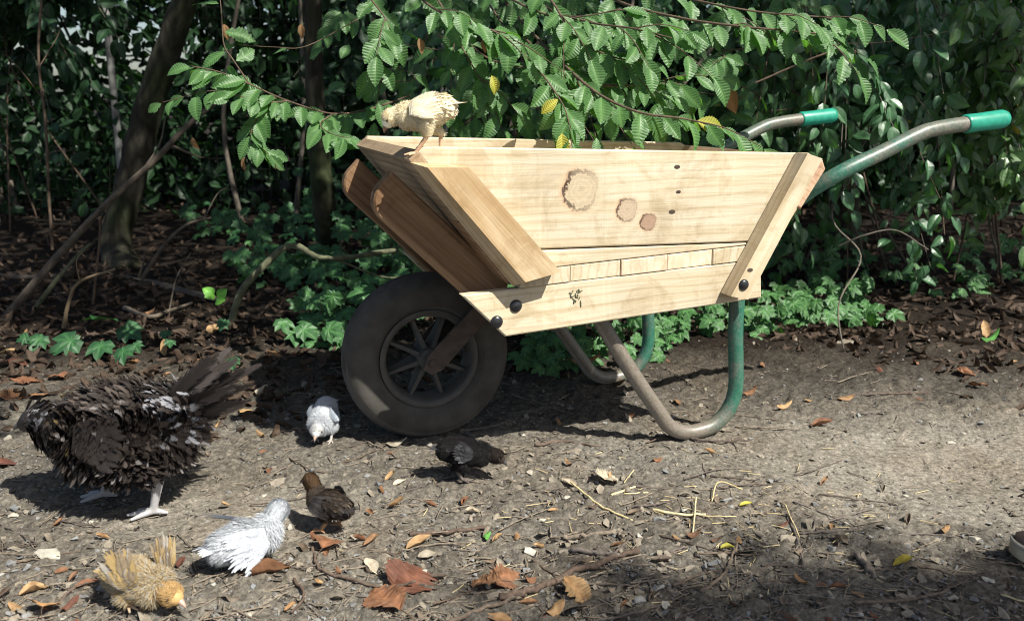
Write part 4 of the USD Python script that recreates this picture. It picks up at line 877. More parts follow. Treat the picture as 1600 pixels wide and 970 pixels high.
for p in field(1700, g, keep=keep_bits, y1=3.6):
    L_, a = g.lognormal(math.log(.035), .45), g.uniform(0, 6.28)
    tw.append(tube((twiglet(g) * L_) @ rot([0, 0, 1], a).T + p + [0, 0, .003], np.array([.0011, .0007]) * g.uniform(.8, 1.7), 4, cap=False))
tag(obj('twig_litter', join(tw), dead_twig, smooth=True), 'tiny broken twigs and stalks mixed into the soil', 'litter', kind='stuff')
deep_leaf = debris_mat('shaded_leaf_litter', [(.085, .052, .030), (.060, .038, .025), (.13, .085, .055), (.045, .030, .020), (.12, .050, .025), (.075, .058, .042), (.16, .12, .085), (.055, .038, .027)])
st_ = []
for p in field(130, g, keep=lambda x, y: math.exp(-(((x - .35) / .4) ** 2 + ((y - 1.6) / .25) ** 2))):
    st_.append(tube((twiglet(g, 3, .05) * g.uniform(.012, .04)) @ rot([0, 0, 1], g.uniform(0, 6.28)).T + p + [0, 0, .004], [.0008, .0007], 4, cap=False))
tag(obj('straw_bits', join(st_), straw_mat, tint=np.ones((sum(len(q[0]) for q in st_), 3))), 'tiny bits of pale straw on the soil', 'straw', kind='stuff')
# deep litter under the hedge and the trees
P = []
while len(P) < 5200:
    y = g.uniform(1.95, 6.0); x = g.uniform(-.66, .66) * y; px, py = to_px(np.array([x, y, 0.]))
    edge = 2.62 + .22 * math.sin(3 * x) + (.0 if x < .3 else .15) - .42 * (1 / (1 + math.exp((x + .45) / .08)))
    if g.random() < (1 / (1 + math.exp(-(y - edge) / .09))) * (1.0 if y < 4.2 else .5): P.append((x, y, gz(x, y)))
v, f = scatter(CRISPS, P, g.uniform(.025, .065, len(P)), g, .4, .15)
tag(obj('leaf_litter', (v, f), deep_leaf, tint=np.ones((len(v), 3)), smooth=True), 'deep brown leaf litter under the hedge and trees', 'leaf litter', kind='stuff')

# single things on the ground ------------------------------------------------
def fallen(label, px, py, size, mat, k, az=None, tilt=0., roll=0., sy=1.0, group=None, stalk=True, z=.004):
    g = np.random.default_rng(1000 + k); v, f, t = CRISPS[k % len(CRISPS)]
    fine = trimesh.Trimesh(v, f, process=False)
    p = on(px, py) + [0, 0, z]
    o_ = thing('fallen_leaf', label, 'leaf', p, group=group)
    R = rot([0, 0, 1], az if az is not None else g.uniform(0, 6.28)) @ rot([1, 0, 0], tilt) @ rot([0, 1, 0], roll)
    w = (v * size * [1, sy, 1]) @ R.T; w[:, 2] -= np.percentile(w[:, 2], 6)
    obj('blade', (w, f), mat, o_, tint=t, smooth=True)
    if stalk:
        e = R @ (np.array([-.5, 0, 0]) * size); z0 = w[:5].mean(0)
        obj('stalk', tube(catmull([z0, z0 + e * .3, z0 + e * .75 - [0, 0, z0[2] * .5]], 3), [size * .018, size * .014], 5), twig_mat, o_, smooth=True)
    return o_
def big_leaf(label, px, py, size, mat, k, az, tilt, roll, wide=.55, bend=.5):
    tilt, wide = tilt * .6, wide * .85
    """A broad toothed leaf with pleated veins, dry and warped."""
    g = np.random.default_rng(2000 + k); v, f, t = hornbeam_leaf(1, wide * 1.5, g, bend=bend * .5, fold=g.uniform(-.1, .25), twist=g.uniform(-.45, .45), torn=.08)
    v = v - [.5, 0, 0]; v[:, 2] += (meshkit.noise(v * 4 + k, k) - .5) * .16 + (meshkit.noise(v * 12 + k, k + 5) - .5) * .09
    R = rot([0, 0, 1], az) @ rot([1, 0, 0], tilt) @ rot([0, 1, 0], roll); w = (v * size) @ R.T; w[:, 2] -= np.percentile(w[:, 2], 4)
    o_ = thing('fallen_leaf', label, 'leaf', on(px, py) + [0, 0, .003])
    obj('blade', (w, f), mat, o_, tint=t * .8)
    z0 = w[0]; e = R @ np.array([-1., 0, 0])
    obj('stalk', tube([z0, z0 + e * size * .25, z0 + e * size * .45 - [0, 0, z0[2] * .6]], [size * .014, size * .010], 5), twig_mat, o_, smooth=True)
big_leaf('large orange brown toothed leaf lying flat at the bottom centre', 600, 938, .095, rust_leaf, 1, 2.3, .1, .05, .62, .2)
big_leaf('dark red folded leaf propped up at the bottom centre', 645, 905, .10, red_leaf, 2, 1.2, .2, -.05, .85, .2)
big_leaf('torn orange brown leaf right of the large dark red leaf', 790, 898, .075, rust_leaf, 3, .6, .3, -.05, .6, .4)
big_leaf('crumpled rust leaf beside the torn orange brown leaf', 755, 908, .065, rust_leaf, 4, 2.8, .3, .1, .6, .5)
big_leaf('tan pointed leaf leaning on the twigs at the bottom', 902, 922, .065, tan_leaf, 5, -.9, .35, .35, .55, .2)
big_leaf('crumpled rust red leaf just below the brown chick', 514, 856, .058, rust_leaf, 6, 1.4, .2, .1, .8, .35)
big_leaf('cream crumpled dead leaf right of the black chick', 950, 756, .058, pale_leaf, 7, .4, .2, .1, .9, .5)
big_leaf('yellow tan curled leaf at the bottom left corner', 72, 955, .060, tan_leaf, 8, 1.9, .5, .2, .7, .6)
big_leaf('orange crinkled leaf on the path at the far right', 1510, 592, .075, rust_leaf, 9, .2, .2, .0, .6, .3)
big_leaf('orange leaf just below the crinkled one at the far right', 1526, 614, .060, rust_leaf, 10, 2.0, .6, .2, .6, .3)
big_leaf('rust red leaf at the left edge in front of the hen', 4, 722, .075, red_leaf, 11, 1.5, .9, .2, .7, .3)
big_leaf('bright rust leaf on the litter behind the head of the hen', 45, 607, .085, rust_leaf, 12, .3, .3, .0, .6, .3)
for lab, px, py, s, mat, k, az in (('rust leaf at the left edge behind the hen, nearest the soil', 22, 632, .07, rust_leaf, 21, .8), ('orange brown leaf lying behind the back of the hen', 92, 594, .075, rust_leaf, 22, 2.4), ('rust leaf tucked against the neck of the hen', 62, 628, .06, rust_leaf, 23, 1.5), ('dark red brown leaf among the litter left of the ivy cluster', 28, 574, .07, red_leaf, 24, .2), ('brown leaf on the litter under the ivy cluster', 205, 568, .065, rust_leaf, 25, 2.9), ('rust leaf close behind the wheelbarrow wheel at the left', 430, 560, .06, rust_leaf, 26, .5), ('tan crumpled leaf on the litter left of the wheel', 385, 640, .05, tan_leaf, 27, 1.2)):
    big_leaf(lab, px, py, s, mat, k, az, .25, .05, .65, .35)
for lab, px, py, s, mat, k, kw in (
    ('long brown leaf lying against the white chick', 420, 905, .075, rust_leaf, 3, dict(az=.1, sy=.7)), ('peach coloured curled pod on the soil between the two dark chicks', 612, 748, .034, tan_leaf, 1, dict(az=.6)),
    ('pale yellow pod lying under the peach coloured pod', 624, 756, .034, pale_leaf, 2, dict(az=.7)), ('tan rolled leaf on the soil right of the brown chick', 625, 794, .045, tan_leaf, 5, dict(az=-.1)),
    ('tan curled leaf with raised tip above the dark red leaf', 655, 850, .052, tan_leaf, 7, dict(az=.5, roll=-.3)), ('small orange leaf scrap left of the tan curled leaf', 580, 845, .036, rust_leaf, 8, dict(az=.9, tilt=.4)),
    ('grey curled dead leaf above the large orange brown leaf', 580, 882, .045, pale_leaf, 9, dict(az=2.2)), ('brown leaf scrap beside the tail of the golden chick', 280, 886, .032, red_leaf, 10, dict(az=1.4, tilt=.6)),
    ('brown leaf left of the golden chick', 138, 924, .040, rust_leaf, 11, dict(az=.4)), ('small red brown curled leaf at the bottom left', 110, 950, .036, red_leaf, 12, dict(az=1.2, tilt=.5)),
    ('tan leaf behind the yellow tan curled leaf at the bottom left', 55, 925, .045, tan_leaf, 13, dict(az=.5)), ('red curled leaf on the path behind the right leg', 1375, 585, .042, red_leaf, 14, dict(az=1.5)),
    ('flat rust leaf on the path right of the green leg', 1285, 668, .055, rust_leaf, 15, dict(az=0.)), ('rust leaf behind the flat rust leaf on the path', 1322, 632, .048, rust_leaf, 16, dict(az=.2)),
    ('orange leaf close behind the right leg', 1175, 616, .050, rust_leaf, 17, dict(az=.1)), ('tan leaf in the grit behind the right leg', 1225, 640, .05, tan_leaf, 18, dict(az=.4)),
    ('upright tan oval leaf behind the back of the hen', 259, 556, .055, tan_leaf, 19, dict(az=1.4, roll=-1.35, stalk=False)), ('small tan leaf below the tail of the hen', 337, 664, .038, tan_leaf, 20, dict(az=.4)),
    ('pale grey tan leaf right of the tail of the hen', 405, 612, .055, pale_leaf, 21, dict(az=1.2, tilt=.5)), ('yellow leaf on the shaded soil at the bottom right of centre', 1136, 864, .026, yellow_leaf, 22, dict(az=.2, stalk=False)),
    ('scrap of fresh green leaf on the twigs', 760, 832, .028, green_leaf, 23, dict(az=1.3, tilt=.5, stalk=False)), ('tan curled scrap beside the scrap of fresh green leaf', 778, 834, .026, tan_leaf, 0, dict(az=.6)),
    ('pale leaf with a straw through it right of the black chick', 890, 760, .045, pale_leaf, 4, dict(az=2.3)), ('dull green leaf on the litter at the upper right', 1550, 532, .075, green_leaf, 6, dict(az=.1)),
    ('tan leaf standing behind the dull green leaf at the upper right', 1538, 522, .07, tan_leaf, 7, dict(az=1.4, roll=-.9)), ('olive yellow leaf in the shade at the lower right', 1412, 892, .042, yellow_leaf, 8, dict(az=.15)),
    ('yellow brown leaf under the bent straw', 1165, 798, .028, yellow_leaf, 9, dict(az=.2)), ('tan leaf at the bottom edge below the twigs', 868, 948, .05, tan_leaf, 10, dict(az=.9)), ('tan leaf lying at the bottom edge left of the pale stone', 780, 962, .05, tan_leaf, 11, dict(az=2.6)),
    ('red leaf scrap by the pink straw', 1224, 832, .024, red_leaf, 12, dict(az=.2)), ('cream curled leaf beside the black chick', 738, 800, .034, pale_leaf, 13, dict(az=0.)), ('crumpled brown leaf under the wheel', 620, 696, .05, mixed_leaf, 14, dict(az=.3)),
    ('bright orange leaf in front of the tail of the hen', 262, 588, .03, rust_leaf, 15, dict(az=1.)), ('tan leaf standing on edge below the mossy branch', 333, 520, .055, tan_leaf, 16, dict(az=.9, tilt=1.2)), ('orange leaf on the litter below the leaning trunk', 238, 488, .05, rust_leaf, 17, dict(az=.4, tilt=.4)),
    ('brown curled leaf hanging over the ivy by the far leg', 915, 585, .085, rust_leaf, 18, dict(az=.1, z=.03)), ('tan leaf at the left edge below the ivy cluster', 15, 552, .06, tan_leaf, 19, dict(az=.2))):
    fallen(lab, px, py, s, mat, k, **kw)

def stone(label, px, py, w, d, h, k, az=0., mat=stone_mat, group=None):
    g = np.random.default_rng(3000 + k)
    p = g.normal(0, 1, (13, 3)); p /= np.linalg.norm(p, axis=1, keepdims=True); p *= g.uniform(.8, 1.05, (13, 1))
    t = trimesh.convex.convex_hull(p * [w / 2, d / 2, h / 2] @ rot([0, 0, 1], az).T); v, f = arr(t); v[:, 2] -= v[:, 2].min() * .55 + 0
    o_ = obj('stone', (v, f), mat, mtx=m44(np.eye(3), on(px, py))); tag(o_, label, 'stone', group); return o_
pale_stone = simple('pale_limestone', (.36, .33, .27), rough=.9, var=.25, scale=90, bump=.4)
for lab, px, py, w, d, h, k, az, mat in (
    ('large pale flat stone with pointed end left of the golden chick', 76, 866, .062, .035, .022, 1, -.2, pale_stone), ('pale square stone near the shoe', 1522, 850, .028, .022, .018, 2, .5, pale_stone), ('grey flat slate in the shade below the yellow leaf', 1118, 886, .034, .024, .012, 3, .2, stone_mat),
    ('grey slate chip at the bottom edge right of centre', 1050, 957, .036, .022, .012, 4, -.1, stone_mat), ('grey rounded stone between the twigs', 828, 856, .026, .022, .022, 5, 0., stone_mat), ('grey flat stone below the long straw', 1030, 818, .030, .018, .016, 6, .1, stone_mat),
    ('grey slate chip leaning on the soil at the bottom', 1000, 938, .026, .018, .016, 7, .4, stone_mat), ('pale grey stone beside the peach coloured pod', 593, 757, .027, .018, .016, 8, .3, stone_mat), ('white chip on the dusty path at the right', 1485, 690, .034, .014, .008, 9, 0., pale_stone),
    ('blue grey stone in the shadow of the brown chick', 453, 822, .012, .012, .018, 10, 0., stone_mat), ('grey stone under the tail of the golden chick', 165, 930, .030, .026, .024, 11, .4, stone_mat), ('pale chip on the dust below the hen', 142, 812, .032, .014, .008, 12, 0., pale_stone),
    ('small grey stone at the left edge below the hen', 22, 790, .020, .018, .018, 13, 0., stone_mat), ('grey stone at the left edge near the bottom', 18, 880, .024, .02, .016, 14, .4, stone_mat), ('pale flat chip near the pink straw', 1298, 828, .016, .012, .006, 15, .2, pale_stone), ('grey block of slate right of the bent straw', 1325, 795, .022, .014, .018, 16, .6, stone_mat),
    ('long dark grey flat stone right of the bent straw', 1135, 788, .030, .014, .012, 17, 0., stone_mat), ('pale stone at the bottom between large leaf and twigs', 704, 905, .020, .016, .012, 18, 0., pale_stone)):
    stone(lab, px, py, w, d, h, k, az, mat)

def stick(label, pts, r, k, mat=dead_twig, name='twig', cat='twig', group=None, sub=0, lift=.004):
    g = np.random.default_rng(4000 + k); lift = lift + r[0] * .8; tn = lambda q: np.ones((len(q[0]), 3)); C = catmull([on(*p[:2]) + [0, 0, lift + (p[2] if len(p) > 2 else 0)] for p in pts], 6); b = C[0].copy(); C = C - b
    C[1:-1] += g.normal(0, r[0] * .35, (len(C) - 2, 3))
    if not sub:
        tb = tube(C, r, 7); o_ = obj(name, tb, mat, mtx=m44(np.eye(3), b), smooth=True, tint=tn(tb)); tag(o_, label, cat, group); return
    o_ = thing(name, label, cat, b, group=group); obj('stem', tube(C, r, 7), mat, o_, smooth=True)
    for _ in range(sub):
        i = int(g.integers(2, len(C) - 3)); d = C[i + 1] - C[i]; d = d / np.linalg.norm(d) * g.uniform(.02, .045) + [g.normal(0, .015), g.normal(0, .015), .006]
        obj('side_twig', tube(catmull([C[i], C[i] + d * .5, C[i] + d], 3), [r[0] * .5, r[0] * .25], 5), mat, o_, smooth=True)
for k, (lab, pts, r, sub) in enumerate((
    ('long thin brown twig arching over the large fallen leaves', [(488, 860), (500, 890), (540, 905), (600, 918), (650, 922, .018)], [.0032, .0022], 0), ('thick grey twig lying right of the tan pointed leaf', [(780, 928), (830, 918), (880, 896), (940, 880), (998, 868)], [.0065, .005], 3),
    ('forked grey twig above the thick grey twig', [(880, 838), (915, 840), (960, 836), (975, 842)], [.005, .0034], 3), ('straight grey twig leading to the scrap of green leaf', [(640, 838), (690, 832), (760, 820)], [.0045, .0034], 2), ('grey twig between the forked twig and the thick twig', [(892, 858), (930, 864), (968, 872)], [.0048, .004], 0),
    ('long reddish twig at the bottom edge', [(690, 975), (740, 955), (800, 930), (850, 905)], [.004, .003], 1), ('reddish straight twig at the bottom edge right of centre', [(930, 968), (990, 958), (1045, 945)], [.0025, .0018], 0), ('dark bent twig beside the grey flat slate', [(1095, 930), (1125, 912), (1140, 890), (1150, 868, .01)], [.0032, .002], 1),
    ('brown curved root on the shaded soil at the lower right', [(1335, 950), (1380, 950), (1430, 944), (1470, 936), (1482, 926)], [.0032, .0022], 0), ('short thick dark twig in the shade at the lower right', [(1335, 880), (1352, 895), (1366, 910)], [.005, .004], 0), ('pale pinkish stem near the red leaf scrap', [(1288, 828), (1325, 814), (1362, 800)], [.0018, .0016], 0),
    ('pale split stick below the pink stem', [(1246, 844), (1300, 842), (1340, 838)], [.0022, .0016], 1), ('brown stem standing up beside the pale split stick', [(1228, 815), (1242, 845), (1256, 898)], [.0022, .0018], 0), ('reddish twig lying behind the near leg of the barrow', [(1080, 690), (1120, 694), (1170, 692)], [.0034, .002], 2),
    ('dark curved twig under the right leg', [(1150, 668), (1195, 672), (1245, 675)], [.0024, .0016], 0), ('orange brown twig right of the wheel', [(718, 676), (760, 672), (798, 662)], [.0028, .0022], 0), ('long flat grey stick in front of the barrow', [(836, 700), (880, 694), (935, 702)], [.0045, .002], 0), ('short dark twig on the soil right of the grey chick', [(568, 690), (598, 705), (626, 720)], [.0022, .0014], 0),
    ('thin twig left of the golden chick', [(88, 950), (115, 930), (160, 912)], [.0024, .002], 0), ('dark twig behind the tail of the golden chick', [(145, 912), (170, 914), (190, 908)], [.0026, .002], 0), ('long grey twig on the path behind the orange leaves', [(1345, 625), (1400, 622), (1450, 620)], [.0025, .0018], 1), ('dark thin twig at the bottom centre', [(905, 905), (960, 912), (1000, 922)], [.002, .0014], 1),
    ('curved grey twig left of the large fallen leaves', [(460, 910), (475, 935), (455, 960)], [.0028, .002], 0), ('long thin brown twig right of the forked twig', [(1020, 838), (1060, 850), (1100, 866), (1130, 872)], [.0018, .0014], 0), ('hooked brown twig at the edge of the shade', [(1030, 880), (1050, 868), (1075, 862)], [.0026, .002], 0))):
    stick(lab, pts, r, k, sub=sub)
for k, (lab, pts, r) in enumerate((('long yellow straw slanting right of the black chick', [(892, 766, .012), (935, 795), (988, 818)], [.0022, .0022]), ('short thick yellow straw by the cream leaf', [(955, 784), (992, 768)], [.0026, .002]), ('thin straw lying below the short thick yellow straw', [(975, 782), (1012, 776)], [.0016, .0014]),
    ('flat white straw lying across the soil', [(1020, 806), (1060, 812), (1102, 814)], [.0028, .0024]), ('upright pale straw crossing the flat white straw', [(1087, 793, .01), (1082, 842)], [.0016, .0015]), ('bent straw folded at a right angle', [(1112, 790), (1122, 768, .012), (1160, 772)], [.0014, .0014]), ('thin straw across the bottom of the bent straw', [(1100, 815), (1150, 817)], [.0010, .0009]),
    ('two tone straw near the red leaf scrap', [(1226, 806, .01), (1248, 850)], [.0013, .0012]), ('fine straw behind the cream leaf', [(975, 760), (990, 748, .014)], [.0012, .001]), ('green white grass blade at the lower right corner', [(1562, 941), (1585, 948), (1610, 955)], [.0016, .0012]))):
    stick(lab, pts, r, 50 + k, straw_mat, 'straw', 'straw')

# many alike: the ones that show largest, each a thing of its own
LM = [('the hen', 170, 760), ('the golden chick', 235, 930), ('the white chick', 385, 870), ('the brown chick', 512, 815), ('the black chick', 730, 745), ('the grey chick', 512, 675), ('the wheel', 665, 690), ('the near leg of the barrow', 1090, 690), ('the large fallen leaves', 620, 930),
      ('the heap of twigs', 880, 880), ('the straws', 1060, 800), ('the pink stem', 1300, 820), ('the brown root', 1420, 930), ('the shoe', 1580, 880), ('the orange leaves at the far right', 1515, 600), ('the ivy under the box', 900, 590), ('the right hedge', 1450, 520), ('the large pale flat stone', 75, 860), ('the ivy cluster behind the hen', 150, 540)]
def near_what(px, py):
    n, x, y = min(LM, key=lambda q: math.hypot(px - q[1], (py - q[2]) * 1.6)); dx, dy = px - x, (py - y) * 1.6
    far = '' if math.hypot(dx, dy) < 75 else 'well '
    rel = ('right of' if dx > 0 else 'left of') if abs(dx) > abs(dy) else ('in front of' if dy > 0 else 'behind')
    return f'{far}{rel} {n}'
taken = []
g = np.random.default_rng(111)
def spots(n, y0, y1, gap, keep):
    out = []; tries = 0
    while len(out) < n and tries < 60000:
        tries += 1
        x, y, z = field(1, g, y0, y1, keep)[0]; px, py = to_px(np.array([x, y, z]))
        if any(a < px < c and b_ < py < d for a, b_, c, d in ((165, 835, 315, 965), (315, 790, 455, 905), (20, 570, 300, 800), (465, 750, 560, 840), (680, 690, 785, 770), (480, 600, 545, 700), (540, 430, 800, 690))): continue
        if not (-10 < px < 1610 and py < 985) or any((px - a) ** 2 + (py - b) ** 2 < gap ** 2 for a, b in taken): continue
        taken.append((px, py)); out.append((px, py))
    return out
MATS = [('rust brown', rust_leaf), ('tan', tan_leaf), ('rust brown', rust_leaf), ('mottled brown', mixed_leaf), ('mottled brown', mixed_leaf), ('mottled brown', mixed_leaf)]
for px, py in spots(120, 1.2, 3.2, 24, lambda x, y: open_soil(x, y) * (.5 + .5 * math.exp(-((x + .1) / .8) ** 2))):
    c, m_ = MATS[int(g.integers(6))]; w = near_what(px, py); k = int(g.integers(24))
    fallen(f'small {c} dead leaf {w}', px, py, g.uniform(.018, .036), m_, k, group=f'small {c} leaves {w}', stalk=False, tilt=g.normal(0, .3))
for px, py in spots(110, 1.2, 2.3, 18, open_soil):
    w = near_what(px, py); s = g.uniform(.010, .019); pale_ = g.random() < .3
    stone(f'small {"pale" if pale_ else "grey"} stone {w}', px, py, s * g.uniform(1, 1.5), s, s * g.uniform(.4, .9), 100 + int(g.integers(9999)), g.uniform(0, 3), pale_stone if pale_ else stone_mat, group=f'small {"pale" if pale_ else "grey"} stones {w}')
for k, (px, py) in enumerate(spots(70, 1.2, 2.5, 22, keep_bits)):
    w = near_what(px, py); a, L_ = g.normal(0, .5), g.uniform(25, 60)
    stick(f'thin dead twig {w}', [(px - L_ * math.cos(a), py - L_ * .5 * math.sin(a)), (px, py + g.normal(0, 3)), (px + L_ * math.cos(a), py + L_ * .5 * math.sin(a))], [g.uniform(.0012, .0022), .001], 200 + k, group=f'thin twigs {w}')
# ------------------------------------------------------------------ birds
feather_mat = tinted('feathers', rough=.6, spec=.3, trans=.18, noise=.15, scale=300)
def soft_edged(name, rough=.6, spec=.3, trans=.18):
    """Vane of a feather: barbs part towards its edges and tip (pc: along, across, which feather)."""
    n = {'a': ('attribute', {'attribute': 'tint'}), 'c': ('attribute', {'attribute': 'pc'}), 's': ('separate_xyz', {}), 'ab': ('math', {'math_type': 'absolute'}), 'u': ('math', {'math_type': 'multiply', 'value2': 26.0}),
         'u2': ('math', {'math_type': 'multiply_add', 'value2': -7.0}), 'w': ('math', {'math_type': 'multiply', 'value2': 7.31}), 'v': ('combine_xyz', {}), 'n': ('noise_texture', {'scale': 1.0, 'detail': 3, 'roughness': .6}),
         'k': ('math', {'math_type': 'multiply_add', 'value2': 2.0}), 'tp': ('math', {'math_type': 'power', 'value2': 5.0}), 'tq': ('math', {'math_type': 'multiply_add', 'value2': .55}), 'al': ('map_range', {'range_type': 'smoothstep', 'from_min': 2.02, 'from_max': 1.62, 'to_min': 0.0, 'to_max': 1.0, 'clamp': True}),
         'r': ('rgb_ramp', {'ramp': [(.3, (.72,) * 3), (.7, (1.25,) * 3)]}), 'x': ('mix', {'mix_type': 'multiply', 'fac': 1.0}), 'tr': ('translucent_bsdf', {}), 'p': ('principled_bsdf', {'roughness': rough, 'specular_ior_level': spec}), 'm': ('mix_closure', {'fac': trans}),
         'cl': ('transparent_bsdf', {}), 'mm': ('mix_closure', {})}
    return M(name, n, [('c.vector', 's.vector'), ('s.y', 'ab.value1'), ('s.x', 'u.value1'), ('ab.value', 'u2.value1'), ('u.value', 'u2.value3'), ('s.z', 'w.value1'), ('u2.value', 'v.x'), ('w.value', 'v.y'), ('s.y', 'v.z'), ('v.vector', 'n.vector'),
        ('n.fac', 'k.value1'), ('ab.value', 'k.value3'), ('s.x', 'tp.value1'), ('tp.value', 'tq.value1'), ('k.value', 'tq.value3'), ('tq.value', 'al.value'), ('n.fac', 'r.fac'), ('a.color', 'x.color1'), ('r.color', 'x.color2'), ('x.color', 'p.base_color'), ('x.color', 'tr.color'),
        ('p.BSDF', 'm.closure1'), ('tr.BSDF', 'm.closure2'), ('al.result', 'mm.fac'), ('cl.BSDF', 'mm.closure1'), ('m.closure', 'mm.closure2')], surface='mm.closure')
vane_mat = soft_edged('feather_vane')
def strip_pc(nv, segs):
    m = 3 * (segs + 1); k = nv // m
    return np.stack([np.tile(np.repeat(np.linspace(0, 1, segs + 1), 3), k), np.tile([-1., 0, 1.], k * (segs + 1)), np.repeat(np.arange(k) * .37, m)], -1)
down_mat = tinted('down', rough=.85, spec=.12, trans=.28, noise=.1, scale=300)
skin_mat = tinted('bird_skin', rough=.6, spec=.35, noise=.12, scale=400)
eye_mat = simple('bird_eye', (.008, .006, .005), rough=.08, var=.1)
beak_mats = {k: simple(k + '_beak', c, rough=.45, var=.15, scale=300) for k, c in dict(horn=(.30, .17, .10), dark=(.05, .045, .045), pink=(.38, .26, .20)).items()}

def feather_strip(L, w, curl, n=4, tipw=.35, keel=.12, base=.35):
    """One feather along +x lying in xy, upper side +z, bending towards +z by curl radians over its length."""
    t = np.linspace(0, 1, n + 1); a = curl * t
    x = np.where(abs(curl) > .02, np.sin(a) / (curl if abs(curl) > .02 else 1), t) * L; z = np.where(abs(curl) > .02, (1 - np.cos(a)) / (curl if abs(curl) > .02 else 1), 0 * t) * L
    hw = w / 2 * np.interp(t, [0, .25, .75, 1], [base, .9, 1, tipw])
    v = np.stack([np.stack([x, -hw, z + keel * hw], -1), np.stack([x, 0 * hw, z], -1), np.stack([x, hw, z + keel * hw], -1)], 1).reshape(-1, 3)
    f = []
    for i in range(n):
        for k in range(2): a_ = 3 * i + k; f += [(a_, a_ + 3, a_ + 4), (a_, a_ + 4, a_ + 1)]
    return v, np.array(f), t.repeat(3)

def plumage(t, n, g, length, width, flow, lift, curl, color, where=None, jitter=.25, segs=4, tipw=.35, fray=False):
    """Feathers rooted all over a body: length(p), width(p), lift(p), curl(p), color(p, g) -> (root, tip) colours."""
    P, fi = trimesh.sample.sample_surface(t, n, seed=int(g.integers(1 << 30))); N = t.face_normals[fi]
    vs, fs, cs = [], [], []; k = 0
    for p, nr in zip(P, N):
        if where is not None and not where(p): continue
        d = np.asarray(flow(p), float) + rand_unit(g) * jitter; d = d - nr * (d @ nr); d /= np.linalg.norm(d) + 1e-9
        x = d * math.cos(lift(p)) + nr * math.sin(lift(p)); R = frame(x, nr)
        l_, w_, k_ = length(p) * g.uniform(.75, 1.2), width(p) * g.uniform(.8, 1.2), curl(p) * g.uniform(.6, 1.4)
        v, f, tt = frayed(l_, w_, k_, g) if fray else feather_strip(l_, w_, k_, segs, tipw)
        c0, c1 = color(p, g)
        vs.append(v @ R.T + p - nr * .002); fs.append(f + k); cs.append(np.asarray(c0) * (1 - tt[:, None]) + np.asarray(c1) * tt[:, None]); k += len(v)
    return np.vstack(vs), np.vstack(fs), np.vstack(cs)

def toes(P, R, bones, a, heading, L, r):
    """Adds three front toes and a hind toe to the joint list at foot joint a."""
    f = np.array(P[a]); c, s = math.cos(heading), math.sin(heading); fw, sd = np.array([c, s, 0]), np.array([-s, c, 0])
    for q, l in ((0, 1.0), (.55, .85), (-.55, .85), (math.pi + .2, .5)):
        d = fw * math.cos(q) + sd * math.sin(q)
        m = f + d * L * l * .55; m[2] = r * 1.5; e = f + d * L * l; e[2] = r * .8
        P += [tuple(m), tuple(e)]; R += [r, r * .55]; i = len(P); bones += [(a, i - 2), (i - 2, i - 1)]

def frayed(L, w, curl, g, barbs=9):
    """A loose feather: a thin shaft with separate curling barbs along both sides."""
    t = np.linspace(0, 1, barbs + 2); a = curl * t; k_ = curl if abs(curl) > .02 else .02
    x, z = np.sin(k_ * t) / k_ * L, (1 - np.cos(k_ * t)) / k_ * L
    S = np.stack([x, 0 * x, z], -1); T = np.stack([np.cos(a), 0 * a, np.sin(a)], -1)
    v, f, tt = [], [], []
    for i in range(barbs + 2):
        v += [S[i] + [0, -w * .05, 0], S[i] + [0, w * .05, 0]]; tt += [t[i]] * 2
        if i: k = len(v); f += [(k - 4, k - 2, k - 1), (k - 4, k - 1, k - 3)]
    for i in range(barbs + 1):
        for s in (-1, 1):
            q = g.uniform(.5, .8); d = T[i] * math.cos(q) + np.array([0, s, 0]) * math.sin(q); l = w * (.45 + .75 * math.sin(math.pi * min(1, t[i] * .85 + .15))) * g.uniform(.8, 1.12)
            k = len(v); m = S[i] + d * l * .55 + [0, 0, .06 * l]; e = S[i] + d * l + np.array([0, 0, g.uniform(-.12, .3) * l]); hw = T[i] * L / barbs * .62
            v += [S[i] - hw, S[i] + hw, m + hw * .9, m - hw * .9, e]; tt += [t[i], t[i], t[i] + .1, t[i] + .1, t[i] + .2]; f += [(k, k + 1, k + 2), (k, k + 2, k + 3), (k + 3, k + 2, k + 4)]
    return np.array(v), np.array(f), np.clip(tt, 0, 1)

def wing_feathers(g, root, back, out, n, L, w, spread, color, curl=.25):
    """A folded or half-open wing: flight feathers fanned about the shoulder, coverts over them."""
    root, back, out = map(lambda q: np.asarray(q, float), (root, back, out)); back = back / np.linalg.norm(back); out = out / np.linalg.norm(out)
    up = np.cross(out, back); vs, fs, cs, k = [], [], [], 0
    for layer, (m, l, ww, o) in enumerate(((n, 1, 1, .0), (n, .62, 1.0, .0018), (n - 1, .36, 1.0, .0034))):
        for i in range(m):
            q = (i / max(m - 1, 1) - .5); d = back * math.cos(q * spread) - up * math.sin(q * spread) + rand_unit(g) * .05
            R = frame(d, out); v, f, tt = feather_strip(L * l * (1 - .35 * abs(q)) * g.uniform(.92, 1.08), w * ww, -curl, 4, .45, .08)
            p = root + out * (o + .0007 * i) - up * q * L * .34 + back * L * .05 * layer
            c0, c1 = color(g, layer); vs.append(v @ R.T + p); fs.append(f + k); cs.append(np.asarray(c0) * (1 - tt[:, None]) + np.asarray(c1) * tt[:, None]); k += len(v)
    return np.vstack(vs), np.vstack(fs), np.vstack(cs)

